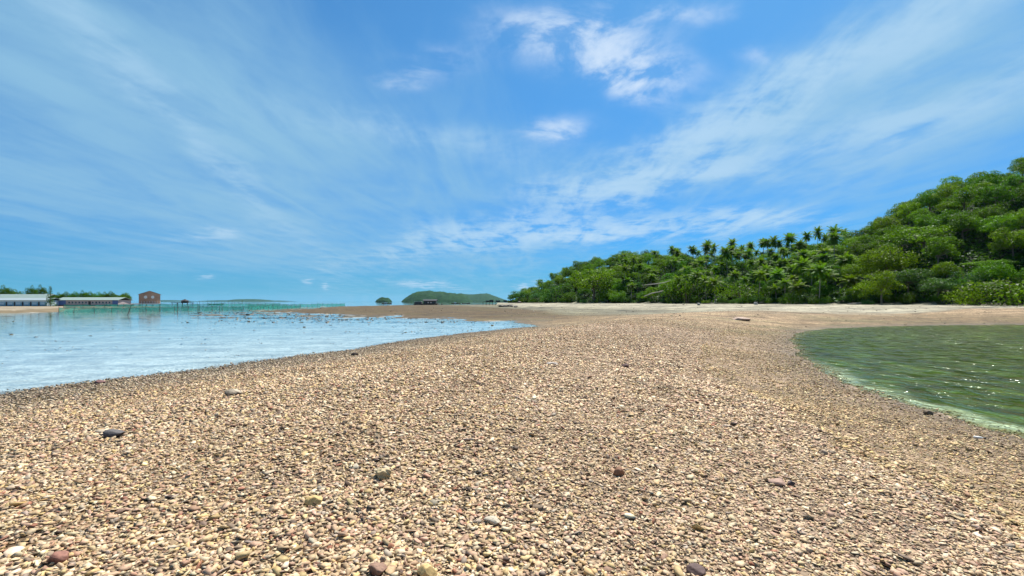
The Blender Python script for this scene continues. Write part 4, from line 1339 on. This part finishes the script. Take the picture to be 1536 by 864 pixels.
jetty()


# ================================================================ ISLANDS
def island(Y, prof, depth, name='island', mat=None, seed=0, rough=.1):
    """Profile (px, top row) -> a rounded wooded ridge of real size."""
    prof = np.array(prof, float); n = 90; m = 24
    px = np.linspace(prof[0, 0], prof[-1, 0], n); top = np.interp(px, prof[:, 0], prof[:, 1])
    ker = np.ones(5) / 5; top[2:-2] = np.convolve(top, ker, 'valid')
    X = gx(px, Y); H = np.maximum((CY - top) / F * Y + CAMH, .5)
    V = []
    for j in range(m):
        v = j / (m - 1) * 2 - 1
        prf = max(0, 1 - abs(v) ** 2.2)
        wid = depth * (.25 + .75 * np.sqrt(H / H.max()))
        zz = H * prf * (1 + rough * fbm(X / (depth * .25) + seed, np.full(n, v * 3.) + seed, 4) * (abs(v) > .02)) - 2.0 * (prf <= 0)
        zz = zz + (H > 2) * prf * 5 * fbm(X / 14, np.full(n, v * depth / 14.), 3) * (rough > .05)
        V.append(np.stack([X, Y + v * wid, zz], 1))
    V = np.concatenate(V)
    Fc = np.array([[j * n + i, j * n + i + 1, (j + 1) * n + i + 1, (j + 1) * n + i] for j in range(m - 1) for i in range(n - 1)])
    o = mesh_np(name, V, Fc, mat or M['island'], smooth=True)
    return tag(o, kind='structure')


island(2000, [(564, 452.5), (567, 449), (570, 447), (575, 446.3), (581, 447), (585, 449.5), (587, 452.5)], 40)
island(2300, [(606, 452.5), (610, 447), (617, 442), (626, 438.2), (638, 436.6), (650, 437.4), (662, 438.5), (676, 439.6), (690, 441.5), (698, 444), (704, 448.5), (710, 452.5)], 160, seed=3)
island(4200, [(672, 452), (680, 443), (690, 440), (700, 441.5), (712, 442), (722, 440.6), (731, 440.4), (740, 443), (750, 447), (758, 450), (766, 452)], 420, seed=5)
island(8500, [(232, 452), (250, 450.2), (268, 450.8), (290, 452)], 500, seed=7)
island(8500, [(306, 452), (318, 451), (335, 450.4), (348, 451.2), (352, 451.5), (360, 449.6), (370, 448.4), (382, 448.8), (395, 449.8), (408, 451.4), (418, 450.8), (428, 451.6), (436, 452)], 700, seed=9)


# ================================================================ HAZE
def haze():
    b = MB(); b.box(-12000, 12000, -600, 13000, -4.6, 135)
    m = bpy.data.materials.new('haze_air'); m.use_nodes = True; t = m.node_tree; t.nodes.clear()
    nt = NT(t); out = t.nodes.new('ShaderNodeOutputMaterial')
    v = nt.n('ShaderNodeVolumePrincipled', Density=0.00002, Color=(.45, .78, 1, 1), Anisotropy=.3)
    t.links.new(v.outputs[0], out.inputs['Volume'])
    o = b.build('haze', m); tag(o, kind='stuff')


USE_HAZE = True
if USE_HAZE:
    haze()

# ================================================================ SKY, SUN
SUN_EL, SUN_AZ = R(60), R(30)      # azimuth clockwise from the view direction (+Y)


def build_sky():
    w = bpy.data.worlds.new('World'); SC.world = w; w.use_nodes = True
    t = w.node_tree; t.nodes.clear(); nt = NT(t)
    out = t.nodes.new('ShaderNodeOutputWorld'); bg = t.nodes.new('ShaderNodeBackground')
    sky = t.nodes.new('ShaderNodeTexSky'); sky.sky_type = 'NISHITA'; sky.sun_disc = False
    sky.sun_elevation = SUN_EL; sky.sun_rotation = SUN_AZ
    sky.air_density = 1.0; sky.dust_density = 0.6; sky.ozone_density = 2.0; sky.altitude = 0
    g = nt.n('ShaderNodeTexCoord').outputs['Generated']
    sp = nt.n('ShaderNodeSeparateXYZ', Vector=g)
    x, y, z = sp.outputs
    zc = nt.m('MAXIMUM', z, 0.012)
    yc = nt.m('MAXIMUM', nt.m('ABSOLUTE', y), 0.05)
    # cloud layer: plane overhead
    P = nt.n('ShaderNodeCombineXYZ', X=nt.m('DIVIDE', x, nt.m('ADD', zc, .05)), Y=nt.m('DIVIDE', y, nt.m('ADD', zc, .05))).outputs[0]
    UV = nt.n('ShaderNodeCombineXYZ', X=nt.m('DIVIDE', x, yc), Y=nt.m('DIVIDE', z, yc)).outputs[0]
    mp = nt.n('ShaderNodeMapping', Vector=P); mp.inputs['Rotation'].default_value = (0, 0, R(-13)); mp.inputs['Scale'].default_value = (2.1, .55, 1)
    nz = nt.n('ShaderNodeTexNoise', Scale=1.1, Detail=9.0, Roughness=.60, Distortion=.9); nt.set(nz.inputs['Vector'], mp.outputs[0])
    streak = nz.outputs[0]
    nz2 = nt.n('ShaderNodeTexNoise', Scale=2.6, Detail=8.0, Roughness=.62, Distortion=.4); nt.set(nz2.inputs['Vector'], P)
    puff = nz2.outputs[0]
    nzl = nt.n('ShaderNodeTexNoise', Scale=.5, Detail=4.0, Roughness=.5); nt.set(nzl.inputs['Vector'], P)
    low = nzl.outputs[0]
    mp2 = nt.n('ShaderNodeMapping', Vector=P); mp2.inputs['Rotation'].default_value = (0, 0, R(-16)); mp2.inputs['Scale'].default_value = (3.4, 1.15, 1)
    nzf = nt.n('ShaderNodeTexNoise', Scale=1.6, Detail=9.0, Roughness=.62, Distortion=.5); nt.set(nzf.inputs['Vector'], mp2.outputs[0])
    fine = nzf.outputs[0]
    # distortion of the places where cloud gathers
    dn = nt.n('ShaderNodeTexNoise', Scale=3.2, Detail=5.0, Roughness=.6); nt.set(dn.inputs['Vector'], UV)
    off = nt.vm('MULTIPLY', nt.vm('SUBTRACT', dn.outputs['Color'], (.5, .5, .5)), (.22, .12, 0))
    UVd = nt.vm('ADD', UV, off)

    def blob(px, py, rx, ry, rot, s):
        m = nt.n('ShaderNodeMapping', {'vector_type': 'TEXTURE'}, Vector=UVd)
        m.inputs['Location'].default_value = ((px - CX) / F, (CY - py) / F, 0)
        m.inputs['Rotation'].default_value = (0, 0, R(rot)); m.inputs['Scale'].default_value = (rx / F, ry / F, 1)
        q = nt.vm('DOT_PRODUCT', m.outputs[0], m.outputs[0])
        return nt.m('MULTIPLY', nt.m('EXPONENT', nt.m('MULTIPLY', q, -1.0)), s)

    def total(lst):
        a = None
        for b_ in lst:
            v = blob(*b_); a = v if a is None else nt.m('ADD', a, v)
        return a
    # soft veil, streaky cirrus and brighter puffs, each gathered where the photograph has them
    veil = total([(180, 130, 360, 140, -28, .7), (120, 270, 400, 80, -8, .8), (420, 230, 260, 80, -18, .6), (560, 200, 160, 60, 0, .25),
                  (60, 60, 200, 90, 0, .3), (1380, 200, 330, 110, 14, .6), (1250, 110, 260, 60, 30, .45), (400, 385, 560, 22, 0, .45), (1460, 70, 200, 90, 25, .4),
                  (1000, 265, 330, 32, 4, .25), (740, 235, 200, 50, 0, .2), (1200, 420, 600, 40, 0, .1), (330, 60, 300, 60, -20, .3)])
    cirr = total([(1130, 170, 260, 40, 31, .75), (1010, 205, 170, 26, 28, .3), (1330, 70, 260, 40, 28, .5), (870, 345, 130, 14, 6, .85), (700, 350, 130, 20, 14, .55),
                  (1110, 335, 100, 16, 4, .8), (850, 282, 80, 14, 2, .5), (1030, 262, 90, 10, 0, .6), (260, 180, 250, 22, -42, .45), (180, 70, 160, 22, -42, .4),
                  (1180, 225, 260, 20, 14, .4), (1480, 140, 250, 40, 24, .4), (600, 205, 200, 22, -10, .25), (330, 355, 60, 12, 0, .3)])
    pufs = total([(862, 44, 85, 24, -3, .95), (905, 86, 95, 24, -10, .85), (940, 122, 50, 20, -14, 1.05), (835, 198, 40, 17, 5, .7), (640, 95, 50, 20, 12, .3), (990, 15, 110, 14, 0, .3),
                  (585, 125, 40, 12, 0, .3), (640, 424, 40, 5, 0, .55), (316, 421, 8, 3, 0, .5), (463, 420, 8, 3, 0, .5), (500, 425, 6, 3, 0, .5), (780, 424, 16, 4, 0, .55), (340, 354, 26, 8, 0, .35), (1140, 75, 30, 12, 0, .3)])
    A = nt.m('MULTIPLY', veil, nt.mr(low, .28, .72, .55, 1.25))
    A = nt.m('MULTIPLY', A, nt.mr(nt.m('MULTIPLY_ADD', fine, .25, nt.m('MULTIPLY_ADD', puff, .2, nt.m('MULTIPLY', streak, .55))), .34, .66, .55, 1.45))
    B = nt.m('MULTIPLY', cirr, nt.mr(nt.m('MULTIPLY_ADD', fine, .27, nt.m('MULTIPLY_ADD', puff, .42, nt.m('MULTIPLY', streak, .36))), .43, .66, .05, 1.9))
    Cc = nt.m('MULTIPLY', pufs, nt.mr(puff, .40, .64, .05, 1.6))
    thin = nt.m('MULTIPLY', nt.mr(streak, .45, .8, 0, .25), nt.mr(z, 0, .25, .3, 1))
    cov = nt.m('ADD', nt.m('ADD', A, B), nt.m('ADD', Cc, thin))
    cov = nt.m('MINIMUM', nt.m('SUBTRACT', 1.0, nt.m('EXPONENT', nt.m('MULTIPLY', cov, -1.6))), .93)
    tint = nt.mix(nt.mr(z, 0.0, .5), SKY_LOW, SKY_HIGH)
    blue = nt.mix(1.0, sky.outputs[0], tint, 'MULTIPLY')
    hz = nt.m('MULTIPLY', nt.m('EXPONENT', nt.m('MULTIPLY', nt.m('MAXIMUM', z, 0.0), -19.0)), .9)
    base = nt.mix(hz, blue, HORIZON)
    AB = nt.m('ADD', nt.m('ADD', A, B), .02)
    cl = nt.mix(nt.m('DIVIDE', B, AB), VEIL, CIRRUS)
    cl = nt.mix(nt.m('DIVIDE', Cc, nt.m('ADD', AB, Cc)), cl, CLOUD)
    cl = nt.mix(cov, base, cl)
    t.links.new(cl, bg.inputs[0]); bg.inputs[1].default_value = 0.11
    t.links.new(bg.outputs[0], out.inputs[0])
    w.cycles.sampling_method = 'AUTOMATIC'


SKY_LOW, SKY_HIGH = (.03, .30, .62, 1), (.22, .53, .71, 1)
CLOUD = (3.6, 4.3, 5.2, 1)
CIRRUS = (2.7, 3.8, 4.9, 1)
VEIL = (1.5, 2.85, 4.0, 1)
HORIZON = (.85, 2.75, 4.2, 1)
build_sky()

sd = bpy.data.lights.new('sun', 'SUN'); sd.energy = 5.0; sd.angle = R(.53); sd.color = (1, .965, .91)
so = bpy.data.objects.new('sun', sd); COL.objects.link(so)
dirv = Vector((math.sin(SUN_AZ) * math.cos(SUN_EL), math.cos(SUN_AZ) * math.cos(SUN_EL), math.sin(SUN_EL)))
so.rotation_euler = dirv.to_track_quat('Z', 'Y').to_euler(); so.location = dirv * 200

cam = bpy.data.cameras.new('camera'); cam.sensor_width = 36; cam.lens = F / 1536 * 36
cam.shift_y = 20 / 1536; cam.clip_start = .1; cam.clip_end = 60000
co = bpy.data.objects.new('camera', cam); COL.objects.link(co); co.location = (0, 0, CAMH); co.rotation_euler = (R(90), 0, 0)
SC.camera = co

SC.render.engine = 'CYCLES'
SC.view_settings.view_transform = 'Standard'; SC.view_settings.look = 'None'; SC.view_settings.exposure = 0.8; SC.view_settings.gamma = 1.0
SC.view_settings.use_curve_mapping = False
SC.cycles.max_bounces = 8; SC.cycles.transparent_max_bounces = 16; SC.cycles.diffuse_bounces = 3; SC.cycles.glossy_bounces = 3
SC.cycles.transmission_bounces = 3; SC.cycles.volume_bounces = 0
SC.cycles.caustics_reflective = False; SC.cycles.caustics_refractive = False
SC.cycles.use_denoising = True
